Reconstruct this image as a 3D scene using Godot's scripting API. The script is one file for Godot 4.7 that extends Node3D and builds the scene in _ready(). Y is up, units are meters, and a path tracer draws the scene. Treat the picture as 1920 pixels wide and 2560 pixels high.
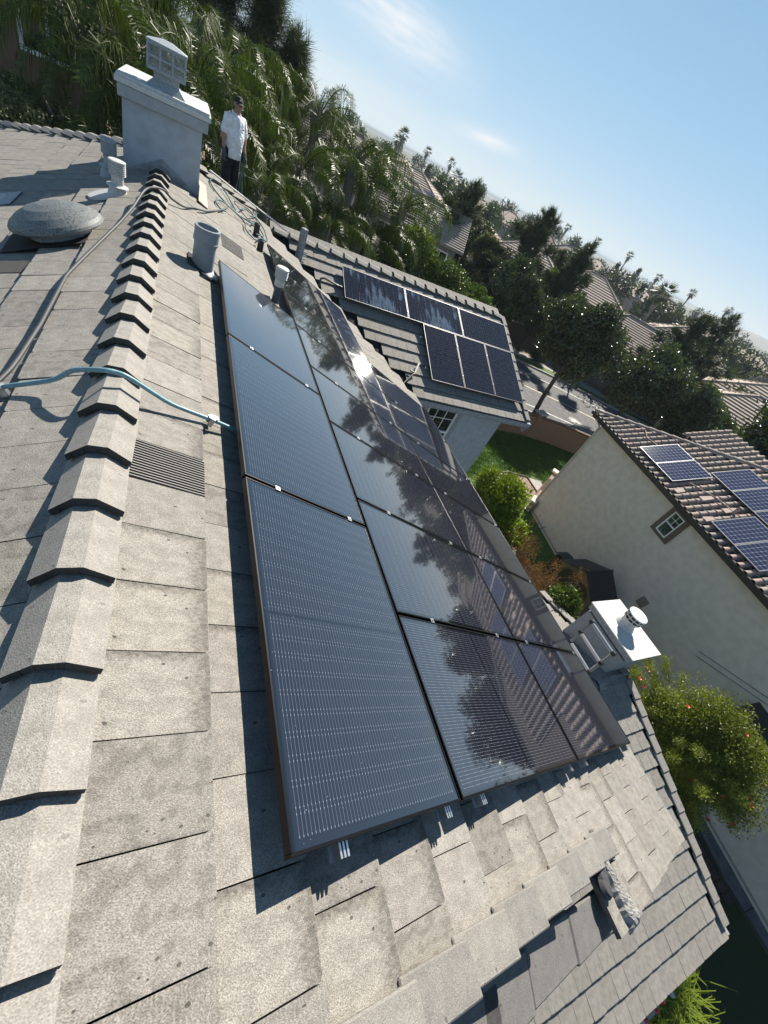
extends Node3D

# Roof-local metres: y = 0 is the upper edge of the main solar array, the ridge runs along z, the ground lies at GY.
const GY := -8.3
const TH := 0.41551
const SUN := Vector3(0.535, 0.639, -0.553)
var CT := cos(TH)
var SN := sin(TH)
var NR := Vector3(SN, CT, 0)
var VR := Vector3(CT, -SN, 0)
var NL := Vector3(-SN, CT, 0)
var VL := Vector3(-CT, -SN, 0)
var APEX := Vector3(-0.665, 0.14, 0)
var EYE := Vector3(-0.38474, 1.60940, 0.06227)
var UW := Vector3(0.99959, 0, 0.02857)
var VW := Vector3(-0.02623, -0.39617, 0.91780)
var NW := Vector3(-0.01132, 0.91818, 0.39601)
var PW := Vector3(3.0827, -0.9163, -10.5844)
var M := {}
var used := {}
var rng := RandomNumberGenerator.new()

# ---------------------------------------------------------------- helpers
func rp(s: float, t: float, off := 0.0) -> Vector3:   # a point on the right slope: s along the ridge, t down the slope, off above the tiles
	return NR * (off - 0.14) + VR * t + Vector3(0, 0, -s)
func lp(s: float, w: float, off := 0.0) -> Vector3:   # the same on the left slope
	return APEX + VL * w + NL * off + Vector3(0, 0, -s)
func wp(u: float, v: float, off := 0.0) -> Vector3:   # and on the wing's slope
	return PW + UW * u + VW * v + NW * (off - 0.14)

func numbered(n: String) -> String:
	if not used.has(n):
		used[n] = 0
		return n
	used[n] += 1
	return "%s_%03d" % [n, used[n]]

func thing(called: String, label: String, category: String, at := Vector3.ZERO, group := "") -> Node3D:
	var o := Node3D.new()
	o.name = numbered(called)
	add_child(o)
	o.position = at
	tag(o, label, category, group)
	return o

func tag(o: Node, label: String, category: String, group := "", kind := "") -> void:
	if label: o.set_meta("label", label)
	if category: o.set_meta("category", category)
	if group: o.set_meta("group", group)
	if kind: o.set_meta("kind", kind)

func S() -> SurfaceTool:
	var st := SurfaceTool.new()
	st.begin(Mesh.PRIMITIVE_TRIANGLES)
	st.set_smooth_group(-1)
	return st

func mesh_of(st: SurfaceTool) -> ArrayMesh:
	st.generate_normals()
	return st.commit()

func put(called: String, mesh: Mesh, m: Material, parent: Node3D, xf := Transform3D()) -> MeshInstance3D:
	var mi := MeshInstance3D.new()
	mi.name = called
	mi.mesh = mesh
	mi.material_override = m
	mi.transform = xf
	parent.add_child(mi, true)
	return mi

# builds a part from geometry given in world metres, whatever unturned thing or part it belongs to
func part(called: String, st: SurfaceTool, m: Material, parent: Node3D) -> MeshInstance3D:
	var mi := put(called, mesh_of(st), m, parent)
	var p: Node = parent
	var off := Vector3.ZERO
	while p != self:
		off += p.position
		p = p.get_parent()
	mi.position = -off
	return mi

func solo(called: String, st: SurfaceTool, m: Material, label := "", category := "", group := "", kind := "") -> MeshInstance3D:
	var mi := put(numbered(called), mesh_of(st), m, self)
	tag(mi, label, category, group, kind)
	return mi

func quad(st: SurfaceTool, a: Vector3, b: Vector3, c: Vector3, d: Vector3) -> void:
	for v in [a, b, c, a, c, d]: st.add_vertex(v)

func quad_uv(st: SurfaceTool, p: Array, uv: Array) -> void:
	for k in [0, 1, 2, 0, 2, 3]:
		st.set_uv(uv[k])
		st.add_vertex(p[k])

func box(st: SurfaceTool, c: Vector3, s: Vector3, b := Basis()) -> void:
	var h := s / 2
	var v := []
	for k in 8:
		v.append(c + b * Vector3(h.x if k & 1 else -h.x, h.y if k & 2 else -h.y, h.z if k & 4 else -h.z))
	for f in [[0, 1, 3, 2], [5, 4, 6, 7], [4, 0, 2, 6], [1, 5, 7, 3], [2, 3, 7, 6], [4, 5, 1, 0]]:
		quad(st, v[f[0]], v[f[1]], v[f[2]], v[f[3]])

func bar(st: SurfaceTool, a: Vector3, b: Vector3, w: float, h: float, up := Vector3.UP) -> void:
	var z := (b - a).normalized()
	var x := up.cross(z).normalized()
	if x.length() < 0.5: x = Vector3.RIGHT
	box(st, (a + b) / 2, Vector3(w, h, a.distance_to(b)), Basis(x, z.cross(x), z))

# a box with chamfered edges
func bevel(st: SurfaceTool, c: Vector3, s: Vector3, e: float, b := Basis()) -> void:
	var h := s / 2
	var f := func(axis: int, sg: float) -> void:
		var p := []
		var u := (axis + 1) % 3
		var w := (axis + 2) % 3
		for q in [[-1, -1], [1, -1], [1, 1], [-1, 1]]:
			var v := Vector3()
			v[axis] = sg * h[axis]
			v[u] = q[0] * (h[u] - e) * sg
			v[w] = q[1] * (h[w] - e)
			p.append(c + b * v)
		quad(st, p[3], p[2], p[1], p[0])
	for a in 3:
		f.call(a, 1.0)
		f.call(a, -1.0)
	for a in 3:
		var u := (a + 1) % 3
		var w := (a + 2) % 3
		for q in [[-1, -1], [1, -1], [1, 1], [-1, 1]]:
			var p := []
			for k in [[-1, 0], [1, 0], [1, 1], [-1, 1]]:
				var v := Vector3()
				v[a] = k[0] * (h[a] - e)
				v[u] = q[0] * (h[u] - (e if k[1] else 0.0))
				v[w] = q[1] * (h[w] - (0.0 if k[1] else e))
				p.append(c + b * v)
			if q[0] * q[1] > 0: quad(st, p[0], p[1], p[2], p[3])
			else: quad(st, p[3], p[2], p[1], p[0])
	for k in 8:
		var sg := Vector3(1 if k & 1 else -1, 1 if k & 2 else -1, 1 if k & 4 else -1)
		var p := []
		for a in 3:
			var v := h - Vector3(e, e, e)
			v[a] = h[a]
			p.append(c + b * (v * sg))
		if sg.x * sg.y * sg.z > 0: p.reverse()
		for v in p: st.add_vertex(v)

# a tube through points; r is one radius or one per point
func tube(st: SurfaceTool, pts: Array, r, sides := 8, caps := true, smooth := true) -> void:
	var n := pts.size()
	var rings := []
	var x := Vector3.ZERO
	for i in n:
		var d: Vector3 = (pts[mini(i + 1, n - 1)] - pts[maxi(i - 1, 0)]).normalized()
		if x == Vector3.ZERO: x = d.cross(Vector3.UP if absf(d.y) < 0.9 else Vector3.RIGHT).normalized()
		x = (x - d * x.dot(d)).normalized()
		var y := d.cross(x)
		var ring := []
		for k in sides:
			var a := TAU * k / sides
			ring.append(pts[i] + (x * cos(a) + y * sin(a)) * (r[i] if r is Array else r))
		rings.append(ring)
	if smooth: st.set_smooth_group(1)
	for i in n - 1:
		for k in sides:
			var l := (k + 1) % sides
			quad(st, rings[i][k], rings[i][l], rings[i + 1][l], rings[i + 1][k])
	st.set_smooth_group(-1)
	if caps:
		for e in [0, n - 1]:
			for k in sides:
				var l := (k + 1) % sides
				var t := [pts[e], rings[e][l], rings[e][k]]
				if e: t.reverse()
				for v in t: st.add_vertex(v)

# a turned shape: profile of (radius, height) pairs
func lathe(st: SurfaceTool, prof: Array, sides: int, xf: Transform3D, smooth := true, squash := Vector2.ONE) -> void:
	for i in prof.size() - 1:
		var a: Vector2 = prof[i]
		var b: Vector2 = prof[i + 1]
		st.set_smooth_group(i + 2 if smooth else -1)
		for k in sides:
			var p := TAU * k / sides
			var q := TAU * (k + 1) / sides
			var f := func(v: Vector2, w: float) -> Vector3: return xf * Vector3(v.x * cos(w) * squash.x, v.y, v.x * sin(w) * squash.y)
			quad(st, f.call(a, p), f.call(b, p), f.call(b, q), f.call(a, q))
	st.set_smooth_group(-1)

# a slab with any outline: points lie in a plane, depth is the way it is thick
func slab(st: SurfaceTool, pts: Array, depth: Vector3) -> void:
	var n := Vector3.ZERO
	for i in pts.size(): n += (pts[i] as Vector3).cross(pts[(i + 1) % pts.size()])
	n = n.normalized()
	var x: Vector3 = (pts[1] - pts[0]).normalized()
	var y := n.cross(x)
	var flat := PackedVector2Array()
	for p in pts: flat.append(Vector2((p - pts[0]).dot(x), (p - pts[0]).dot(y)))
	var idx := Geometry2D.triangulate_polygon(flat)
	for i in range(0, idx.size(), 3):
		for k in [0, 1, 2]: st.add_vertex(pts[idx[i + k]])
		for k in [2, 1, 0]: st.add_vertex(pts[idx[i + k]] + depth)
	for i in pts.size():
		var a: Vector3 = pts[i]
		var b: Vector3 = pts[(i + 1) % pts.size()]
		quad(st, a, b, b + depth, a + depth)

func gray(v: float) -> Color: return Color(v, v, v)

func noise_tex(freq: float, lo: float, hi: float, size := 512, octaves := 4, seed_ := 1, kind := FastNoiseLite.TYPE_SIMPLEX_SMOOTH) -> NoiseTexture2D:
	var n := FastNoiseLite.new()
	n.noise_type = kind
	n.seed = seed_
	n.frequency = freq
	n.fractal_octaves = octaves
	var t := NoiseTexture2D.new()
	t.width = size
	t.height = size
	t.seamless = true
	t.noise = n
	var g := Gradient.new()
	g.colors = PackedColorArray([gray(lo), gray(hi)])
	t.color_ramp = g
	return t

func mat(col: Color, rough := 0.9, tex: Texture2D = null, scale := 1.0, bump: Texture2D = null, bump_cm := 0.0, bscale := -1.0) -> StandardMaterial3D:
	var m := StandardMaterial3D.new()
	m.albedo_color = col.linear_to_srgb()
	m.roughness = rough
	if tex or bump:
		m.uv1_triplanar = true
		m.uv1_world_triplanar = true
		m.uv1_scale = Vector3.ONE * scale
	if tex: m.albedo_texture = tex
	if bump:
		m.heightmap_enabled = true
		m.heightmap_texture = bump
		m.heightmap_scale = bump_cm
	return m

func metal(col: Color, rough: float, tex: Texture2D = null, scale := 1.0) -> StandardMaterial3D:
	var m := mat(col, rough, tex, scale)
	m.metallic = 0.85
	return m

func leaf_mat(col: Color, back: Color, rough := 0.42) -> StandardMaterial3D:
	var m := mat(col, rough)
	m.vertex_color_use_as_albedo = true
	m.backlight_enabled = true
	m.backlight = back.linear_to_srgb()
	m.metallic_specular = 0.4
	return m

func grains(n: int, size: int, lo: float, hi: float, seed_: int) -> Image:
	var r := RandomNumberGenerator.new()
	r.seed = seed_
	var b := PackedByteArray()
	b.resize(n * n)
	for i in n * n: b[i] = int(clampf((lo + (hi - lo) * (r.randf() + r.randf()) / 2.0), 0, 1) * 255)
	var im := Image.create_from_data(n, n, false, Image.FORMAT_L8, b)
	im.resize(size, size, Image.INTERPOLATE_CUBIC)
	return im

# concrete tile face: sand grains, blotches and the dirt that collects along the joints
func tile_tex(kind: int, seed_: int) -> ImageTexture:
	var n := 400
	var g := grains(150, n, 0.62, 1.04, seed_)
	var fn := FastNoiseLite.new()
	fn.seed = seed_
	fn.frequency = 0.009
	fn.fractal_octaves = 4
	var blot := fn.get_image(n, n)
	fn.frequency = 0.03
	var edge := fn.get_image(n, n)
	var r := RandomNumberGenerator.new()
	r.seed = seed_
	var spots := []
	for k in [3, 5, 4, 9, 2][kind]: spots.append([Vector2(r.randf(), r.randf()) * n, r.randf_range(2.0, 7.0)])
	var out := PackedByteArray()
	out.resize(n * n * 3)
	var gd := g.get_data()
	var bd := blot.get_data()
	var ed := edge.get_data()
	for y in n:
		for x in n:
			var i := y * n + x
			var v := gd[i] / 255.0 * (0.92 + 0.15 * bd[i] / 255.0)
			var u := float(x) / n
			var w := float(y) / n
			var e := (ed[i] / 255.0 - 0.5) * 0.16
			var dirt := 0.0
			if kind == 1:   # a clean rounded field with a dirty rim below and at one side
				dirt = maxf(smoothstep(0.76, 0.97, w + e * 0.8), smoothstep(0.84, 1.0, u + e * 0.6)) * (0.12 + 0.18 * ed[i] / 255.0)
			elif kind == 2:   # blotched lower half
				dirt = smoothstep(0.5, 0.85, w + e * 2.0) * smoothstep(0.3, 0.85, bd[i] / 255.0) * 0.22
			elif kind == 3:   # damp patch
				dirt = smoothstep(0.3, 0.85, bd[i] / 255.0 + e) * 0.2
			elif kind == 4:   # fine drawn streaks
				dirt = 0.05 + 0.10 * sin(w * 190.0 + ed[i] / 40.0) * (ed[i] / 255.0)
			for q in spots:
				var far: float = absf(x - q[0].x) + absf(y - q[0].y)
				if far < q[1] * 2.5 and Vector2(x, y).distance_to(q[0]) < q[1] * (0.7 + ed[i] / 340.0): dirt = maxf(dirt, 0.4)
			var k := v * (1.0 - dirt)
			out[i * 3] = int(clampf(k * 1.0, 0, 1) * 255)
			out[i * 3 + 1] = int(clampf(k * (0.985 - dirt * 0.02), 0, 1) * 255)
			out[i * 3 + 2] = int(clampf(k * (0.955 - dirt * 0.05), 0, 1) * 255)
	return ImageTexture.create_from_image(Image.create_from_data(n, n, false, Image.FORMAT_RGB8, out))

# print of a black module: fine bus wires along the long side, solder pads, cell gaps and the seam in the middle
func module_tex(streaks: bool) -> ImageTexture:
	var w := 2048
	var h := 1024
	var im := Image.create(w, h, false, Image.FORMAT_RGB8)
	im.fill(Color(0.098, 0.105, 0.145))
	for k in 22:   # gaps between cells
		im.fill_rect(Rect2i(int(30 + k * 1988.0 / 21.0) - 1, 0, 2, h), Color(0.07, 0.075, 0.10))
	for k in 7: im.fill_rect(Rect2i(0, 14 + k * 165, w, 3), Color(0.07, 0.075, 0.10))
	for k in 54:
		var y := 34 + int(k * 957.0 / 53.0)
		im.fill_rect(Rect2i(34, y, w - 68, 2), Color(0.33, 0.345, 0.39))
		for j in 21: 
			im.fill_rect(Rect2i(int(30 + j * 1988.0 / 21.0) + 8, y, 6, 2), Color(0.6, 0.62, 0.68))
			im.fill_rect(Rect2i(int(30 + (j + 1) * 1988.0 / 21.0) - 14, y, 6, 2), Color(0.6, 0.62, 0.68))
	im.fill_rect(Rect2i(w / 2 - 9, 0, 18, h), Color(0.075, 0.08, 0.105))
	im.fill_rect(Rect2i(0, 0, w, 12), Color(0.03, 0.03, 0.04))
	im.fill_rect(Rect2i(0, h - 12, w, 12), Color(0.03, 0.03, 0.04))
	var r := RandomNumberGenerator.new()
	r.seed = 5
	for k in 160:   # dust specks
		var q := r.randi_range(2, 5)
		im.fill_rect(Rect2i(r.randi() % (w - 8), r.randi() % (h - 8), q, q), Color(0.42, 0.42, 0.42))
	if streaks:   # dried wiping marks
		var fn := FastNoiseLite.new()
		fn.seed = 9
		fn.frequency = 0.004
		fn.fractal_octaves = 5
		var a := fn.get_image(w / 4, h / 4)
		for y in h / 4:
			for x in w / 4:
				var v := a.get_pixel(x, y).r * 0.5 + a.get_pixel((x * 9) % (w / 4), y / 3).r * 0.5
				var t := smoothstep(0.5, 0.72, v) * 0.55
				if t > 0.02:
					for k in 16:
						var q := Vector2i(x * 4 + k % 4, y * 4 + k / 4)
						im.set_pixelv(q, im.get_pixelv(q).lerp(Color(0.50, 0.60, 0.68), t))
	return ImageTexture.create_from_image(im)

func blue_tex() -> ImageTexture:
	var w := 1000
	var h := 600
	var im := Image.create(w, h, false, Image.FORMAT_RGB8)
	im.fill(Color(0.56, 0.57, 0.60))
	for i in 10:
		for j in 6:
			var x := i * 98 + 12
			var y := j * 97 + 10
			im.fill_rect(Rect2i(x, y + 8, 93, 76), Color(0.15, 0.165, 0.26))
			im.fill_rect(Rect2i(x + 8, y, 77, 92), Color(0.15, 0.165, 0.26))
			im.fill_rect(Rect2i(x + 4, y + 4, 85, 84), Color(0.15, 0.165, 0.26))
			for k in 2: im.fill_rect(Rect2i(x, y + 28 + k * 34, 93, 2), Color(0.36, 0.38, 0.46))
	return ImageTexture.create_from_image(im)

func sky_image() -> Image:
	var w := 2048
	var h := 1024
	var im := Image.create(w, h, false, Image.FORMAT_RGBF)
	var fn := FastNoiseLite.new()
	fn.seed = 4
	fn.frequency = 0.9
	fn.fractal_octaves = 5
	# wisps: azimuth and height in degrees, length, width, slant, strength
	var wisp := [[17.0, 7.3, 8.0, 1.7, -0.06, 1.0], [28.5, 3.6, 4.2, 0.55, 0.08, 0.95], [13.0, 2.3, 12.0, 1.1, 0.02, 0.3], [-62.0, 16.0, 22.0, 3.0, 0.1, 0.4], [120.0, 12.0, 24.0, 2.6, -0.1, 0.4], [190.0, 20.0, 26.0, 4.0, 0.05, 0.4], [82.0, 9.0, 14.0, 1.6, -0.04, 0.3]]
	var low := Vector3(0.95, 1.02, 1.0)
	var mid := Vector3(0.48, 0.84, 1.18)
	var top := Vector3(0.032, 0.085, 0.22)
	for y in h:
		var el := 90.0 - 180.0 * (y + 0.5) / h
		var c: Vector3
		if el > 0:
			c = low.lerp(mid, 1.0 - exp(-el / 5.5))
			c = c.lerp(top, pow(clampf(el / 62.0, 0, 1), 0.85) * 0.98)
		else:
			c = low.lerp(Vector3(0.16, 0.15, 0.13), clampf(-el / 4.0, 0, 1))
		for x in w:
			var d := c
			if el > 0.0 and el < 40.0:
				var az := (x + 0.5) / w * 360.0
				for q in wisp:
					var dx := fposmod(az - q[0] + 180.0, 360.0) - 180.0
					if absf(dx) < q[2] * 1.2:
						var dy: float = el - q[1] - dx * q[4]
						var f: float = exp(-pow(dy / q[3], 2.0)) * exp(-pow(dx / q[2] * 1.4, 2.0))
						if f > 0.01:
							var nz := fn.get_noise_2d(dx * 0.22 + q[0], dy * 2.2) * 0.5 + 0.62
							d = d.lerp(Vector3(1.1, 1.1, 1.1), clampf(f * nz * q[5], 0, 1))
			im.set_pixel(x, y, Color(d.x, d.y, d.z))
	return im

# ---------------------------------------------------------------- camera, sky, sun
func view_and_light() -> void:
	var cam := Camera3D.new()
	cam.name = "camera"
	cam.transform = Transform3D(Basis(Vector3(0.87968, 0.37590, 0.29132), Vector3(-0.04579, 0.67666, -0.73487), Vector3(-0.47336, 0.63311, 0.61245)).orthonormalized(), EYE)
	cam.fov = 103.4
	cam.near = 0.05
	cam.far = 9000.0
	add_child(cam)
	cam.current = true
	var sm := PanoramaSkyMaterial.new()
	sm.panorama = ImageTexture.create_from_image(sky_image())
	var sky := Sky.new()
	sky.sky_material = sm
	var env := Environment.new()
	env.background_mode = Environment.BG_SKY
	env.sky = sky
	env.background_energy_multiplier = 0.44
	env.tonemap_mode = Environment.TONE_MAPPER_LINEAR
	env.tonemap_exposure = 2.05
	env.sdfgi_enabled = true
	env.ssao_enabled = true
	env.ssil_enabled = true
	env.fog_enabled = true
	env.fog_density = 0.0003
	env.fog_light_color = Color(0.86, 0.92, 0.97)
	var we := WorldEnvironment.new()
	we.name = "environment"
	we.environment = env
	add_child(we)
	var sun := DirectionalLight3D.new()
	sun.name = "sun"
	sun.light_energy = 1.6
	sun.light_color = Color(1.0, 0.968, 0.915)
	sun.light_angular_distance = 0.5
	sun.shadow_enabled = true
	add_child(sun)
	sun.look_at_from_position(SUN * 50.0, Vector3.ZERO)

func materials() -> void:
	var fine := noise_tex(0.05, 0.0, 1.0, 512, 3, 3)
	var blotch := noise_tex(0.012, 0.78, 1.06, 512, 5, 7)
	var faint := noise_tex(0.01, 0.92, 1.03, 512, 5, 8)
	M.faint = faint
	var speck := noise_tex(0.16, 0.6, 1.1, 512, 2, 11)
	var fine2 := noise_tex(0.02, 0.0, 1.0, 512, 5, 13)
	M.fine = fine
	M.blotch = blotch
	M.speck = speck
	var tints := [Color(0.369, 0.361, 0.351), Color(0.361, 0.352, 0.340), Color(0.369, 0.357, 0.344), Color(0.350, 0.342, 0.332), Color(0.361, 0.355, 0.347), Color(0.456, 0.446, 0.433)]
	M.tiles = []
	for k in 6:
		var t := StandardMaterial3D.new()
		t.albedo_color = tints[k].linear_to_srgb()
		t.albedo_texture = tile_tex(k % 5, 20 + k * 7)
		t.roughness = 0.92
		t.vertex_color_use_as_albedo = true
		t.heightmap_enabled = true
		t.heightmap_texture = t.albedo_texture
		t.heightmap_scale = 0.22
		M.tiles.append(t)
	M.concrete = mat(Color(0.30, 0.285, 0.27), 0.95, speck, 3.2, fine, 0.25)   # ridge and rake tiles
	M.concrete.vertex_color_use_as_albedo = true
	M.ridge = StandardMaterial3D.new()
	M.ridge.albedo_color = Color(0.365, 0.357, 0.348).linear_to_srgb()
	M.ridge.albedo_texture = M.tiles[0].albedo_texture
	M.ridge.uv1_triplanar = true
	M.ridge.uv1_world_triplanar = true
	M.ridge.uv1_scale = Vector3.ONE * 3.0
	M.ridge.roughness = 0.93
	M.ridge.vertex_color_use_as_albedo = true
	M.ridge.heightmap_enabled = true
	M.ridge.heightmap_texture = M.tiles[0].albedo_texture
	M.ridge.heightmap_scale = 0.25
	M.ridge_b = M.ridge.duplicate()
	M.ridge_b.albedo_color = Color(0.315, 0.31, 0.305).linear_to_srgb()
	M.ridge_shaded = M.ridge.duplicate()
	M.ridge_shaded.albedo_color = Color(0.2, 0.2, 0.205).linear_to_srgb()  # ridge colour darkened to hold the shade under the upper edge tiles
	M.felt = mat(Color(0.02, 0.02, 0.022), 0.95, speck, 2.0)
	M.mortar = mat(Color(0.36, 0.35, 0.33), 0.95, blotch, 7.0, fine, 0.5)
	M.stucco_blue = mat(Color(0.36, 0.39, 0.43), 0.95, faint, 0.9, fine, 0.2)
	M.trim_blue = mat(Color(0.30, 0.315, 0.335), 0.8, blotch, 1.5)
	M.trim_blue_pale = mat(Color(0.33, 0.35, 0.37), 0.85, faint, 1.5)
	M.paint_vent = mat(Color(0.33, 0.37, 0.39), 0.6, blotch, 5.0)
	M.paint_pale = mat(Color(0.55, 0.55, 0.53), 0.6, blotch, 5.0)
	M.black_frame = metal(Color(0.018, 0.018, 0.02), 0.38)
	M.frame_wing = metal(Color(0.16, 0.165, 0.17), 0.45)
	M.alu = metal(Color(0.62, 0.63, 0.65), 0.3)
	M.alu_dull = metal(Color(0.34, 0.35, 0.36), 0.4)
	M.black_plastic = mat(Color(0.018, 0.018, 0.02), 0.5)
	M.white_metal = mat(Color(0.62, 0.62, 0.60), 0.45, blotch, 6.0)
	M.stucco_beige = mat(Color(0.66, 0.57, 0.49), 0.95, faint, 0.5, fine, 0.25)
	M.brown_trim = mat(Color(0.15, 0.11, 0.08), 0.8, blotch, 2.0)
	M.dark_brown = mat(Color(0.035, 0.026, 0.022), 0.55)
	M.white_frame = mat(Color(0.72, 0.72, 0.70), 0.5)
	M.glass_dark = mat(Color(0.012, 0.02, 0.018), 0.04)
	M.glass_dark.metallic_specular = 0.7
	M.module = StandardMaterial3D.new()
	M.module.albedo_texture = module_tex(false)
	M.module.roughness = 0.05
	M.module.metallic_specular = 0.66
	M.module.clearcoat_enabled = true
	M.module.clearcoat = 0.85
	M.module.clearcoat_roughness = 0.02
	M.module_streaked = StandardMaterial3D.new()
	M.module_streaked.albedo_texture = module_tex(true)
	M.module_streaked.roughness = 0.05
	M.module_streaked.metallic_specular = 0.4
	M.module_wing = StandardMaterial3D.new()
	M.module_wing.albedo_texture = M.module.albedo_texture
	M.module_wing.roughness = 0.06
	M.module_wing.metallic_specular = 0.4
	M.blue_module = StandardMaterial3D.new()
	M.blue_module.albedo_texture = blue_tex()
	M.blue_module.roughness = 0.07
	M.bark = mat(Color(0.085, 0.068, 0.052), 0.95, speck, 1.4, fine2, 2.0)
	M.palm_bark = mat(Color(0.30, 0.27, 0.235), 0.9, speck, 1.6, fine2, 2.0)
	M.hose_teal = mat(Color(0.025, 0.10, 0.11), 0.42)
	M.hose_dark = mat(Color(0.045, 0.046, 0.05), 0.6)
	M.conduit = mat(Color(0.17, 0.33, 0.37), 0.4, blotch, 8.0)
	M.grass = mat(Color(0.09, 0.17, 0.025), 0.95, noise_tex(0.03, 0.55, 1.15, 512, 4, 21), 0.5)
	M.asphalt = mat(Color(0.115, 0.115, 0.12), 0.95, noise_tex(0.02, 0.82, 1.08, 512, 5, 23), 0.15, fine, 0.3)
	M.paint_road = mat(Color(0.62, 0.62, 0.60), 0.8, blotch, 0.6)
	M.cement = mat(Color(0.36, 0.345, 0.32), 0.95, blotch, 0.5)
	M.block = mat(Color(0.165, 0.115, 0.085), 0.95, blotch, 1.4, fine, 0.8)
	M.block_grey = mat(Color(0.13, 0.115, 0.10), 0.95, blotch, 1.4, fine, 0.8)
	M.soil = mat(Color(0.30, 0.22, 0.155), 0.97, noise_tex(0.03, 0.6, 1.1, 512, 5, 27), 0.4)
	M.field = mat(Color(0.085, 0.082, 0.05), 0.97, noise_tex(0.01, 0.6, 1.15, 512, 5, 29), 0.05)
	M.leaf_pome = leaf_mat(Color(0.20, 0.235, 0.035), Color(0.6, 0.62, 0.10), 0.45)
	M.leaf_far = leaf_mat(Color(0.065, 0.09, 0.035), Color(0.3, 0.36, 0.12), 0.6)
	M.flower = mat(Color(0.55, 0.05, 0.02), 0.6)

# ---------------------------------------------------------------- tiles
func tile_mesh(w: float, e: float, seed_: int) -> ArrayMesh:
	var r := RandomNumberGenerator.new()
	r.seed = seed_
	var st := S()
	var lap := 0.075
	var h := w / 2 - 0.0022
	var y0 := -0.024
	var y1 := 0.019
	var th := 0.031
	var ch := 0.011
	var jit := func() -> float: return r.randf_range(-0.0025, 0.0025)
	var p := [Vector3(-h, y0, -lap), Vector3(h, y0, -lap), Vector3(h, y1 - 0.0015, e - ch), Vector3(h - ch, y1 + jit.call(), e + jit.call()), Vector3(0, y1 + jit.call() * 0.5, e + jit.call()), Vector3(-h + ch, y1 + jit.call(), e + jit.call()), Vector3(-h, y1 - 0.0015, e - ch)]
	var uv := func(v: Vector3) -> Vector2: return Vector2(v.x / w + 0.5, (v.z + lap) / (e + lap))
	for k in range(1, p.size() - 1):
		for v in [p[0], p[k], p[k + 1]]:
			st.set_color(Color.WHITE)
			st.set_uv(uv.call(v))
			st.add_vertex(v)
	for k in p.size():
		var a: Vector3 = p[k]
		var b: Vector3 = p[(k + 1) % p.size()]
		var d := Vector3(0, -th, 0)
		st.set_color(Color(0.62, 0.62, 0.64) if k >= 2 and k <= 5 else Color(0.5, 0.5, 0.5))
		quad_uv(st, [a, a + d, b + d, b], [Vector2(a.x * 3, 0.1), Vector2(a.x * 3, 0.2), Vector2(b.x * 3 + 0.1, 0.2), Vector2(b.x * 3 + 0.1, 0.1)])
	return mesh_of(st)

# a tile that lost its coating: bare ribs run down it
func ribbed_mesh(w: float, e: float) -> ArrayMesh:
	var st := S()
	var n := 15
	var h := w / 2 - 0.002
	for k in n:
		var a := -h + 2 * h * k / n
		var d := 2 * h / n
		var y := func(z: float) -> float: return lerpf(-0.022, 0.017, (z + 0.075) / (e + 0.075))
		for q in [[a, a + d * 0.32, 0.0, 0.006], [a + d * 0.32, a + d * 0.6, 0.006, 0.006], [a + d * 0.6, a + d, 0.006, 0.0]]:
			st.set_color(gray(0.95 if q[2] == q[3] else 0.06))
			quad(st, Vector3(q[0], y.call(-0.075) + q[2], -0.075), Vector3(q[0], y.call(e) + q[2], e), Vector3(q[1], y.call(e) + q[3], e), Vector3(q[1], y.call(-0.075) + q[3], -0.075))
	st.set_color(gray(0.1))
	box(st, Vector3(0, -0.016, e / 2 + 0.02), Vector3(2 * h, 0.022, e - 0.045), Basis(Vector3.RIGHT, -0.095))
	return mesh_of(st)

# ridge tile, lower (near) end at z = 0, running back to -len; wide end raised over the tile before it
func ridge_mesh(length: float, seed_: int, half := 0.127, high := 0.072) -> ArrayMesh:
	var r := RandomNumberGenerator.new()
	r.seed = seed_
	var st := S()
	var o := [Vector2(-half, 0), Vector2(-0.040, high), Vector2(0.036, high), Vector2(half, 0)]
	var th := 0.036
	var i_ := [Vector2(-half + 0.008, -0.03), Vector2(-0.036, high - th), Vector2(0.032, high - th), Vector2(half - 0.008, -0.03)]
	var f := func(p: Vector2, z: float) -> Vector3: return Vector3(p.x * (1.0 + z * 0.16), p.y - 0.03 + (z + length) / length * 0.055, z)
	for k in 3:
		st.set_color(Color.WHITE)
		var m := 4
		for j in m:
			var z0 := -length * j / m
			var z1 := -length * (j + 1) / m
			quad(st, f.call(o[k], z0), f.call(o[k], z1), f.call(o[k + 1], z1), f.call(o[k + 1], z0))
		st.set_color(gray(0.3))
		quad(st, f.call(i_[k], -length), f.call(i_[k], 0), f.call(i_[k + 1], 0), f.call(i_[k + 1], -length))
		# rough end face in uneven facets; its near-black shade is painted in
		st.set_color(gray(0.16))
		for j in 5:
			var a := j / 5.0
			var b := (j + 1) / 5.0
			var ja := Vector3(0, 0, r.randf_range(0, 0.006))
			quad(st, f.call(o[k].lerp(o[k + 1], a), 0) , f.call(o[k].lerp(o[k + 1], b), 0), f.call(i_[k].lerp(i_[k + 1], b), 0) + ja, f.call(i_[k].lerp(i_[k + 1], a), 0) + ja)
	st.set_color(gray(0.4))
	for q in [[0, -1.0], [3, 1.0]]:
		quad(st, f.call(o[q[0]], 0), f.call(i_[q[0]], 0), f.call(i_[q[0]], -length), f.call(o[q[0]], -length))
	return mesh_of(st)

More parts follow.
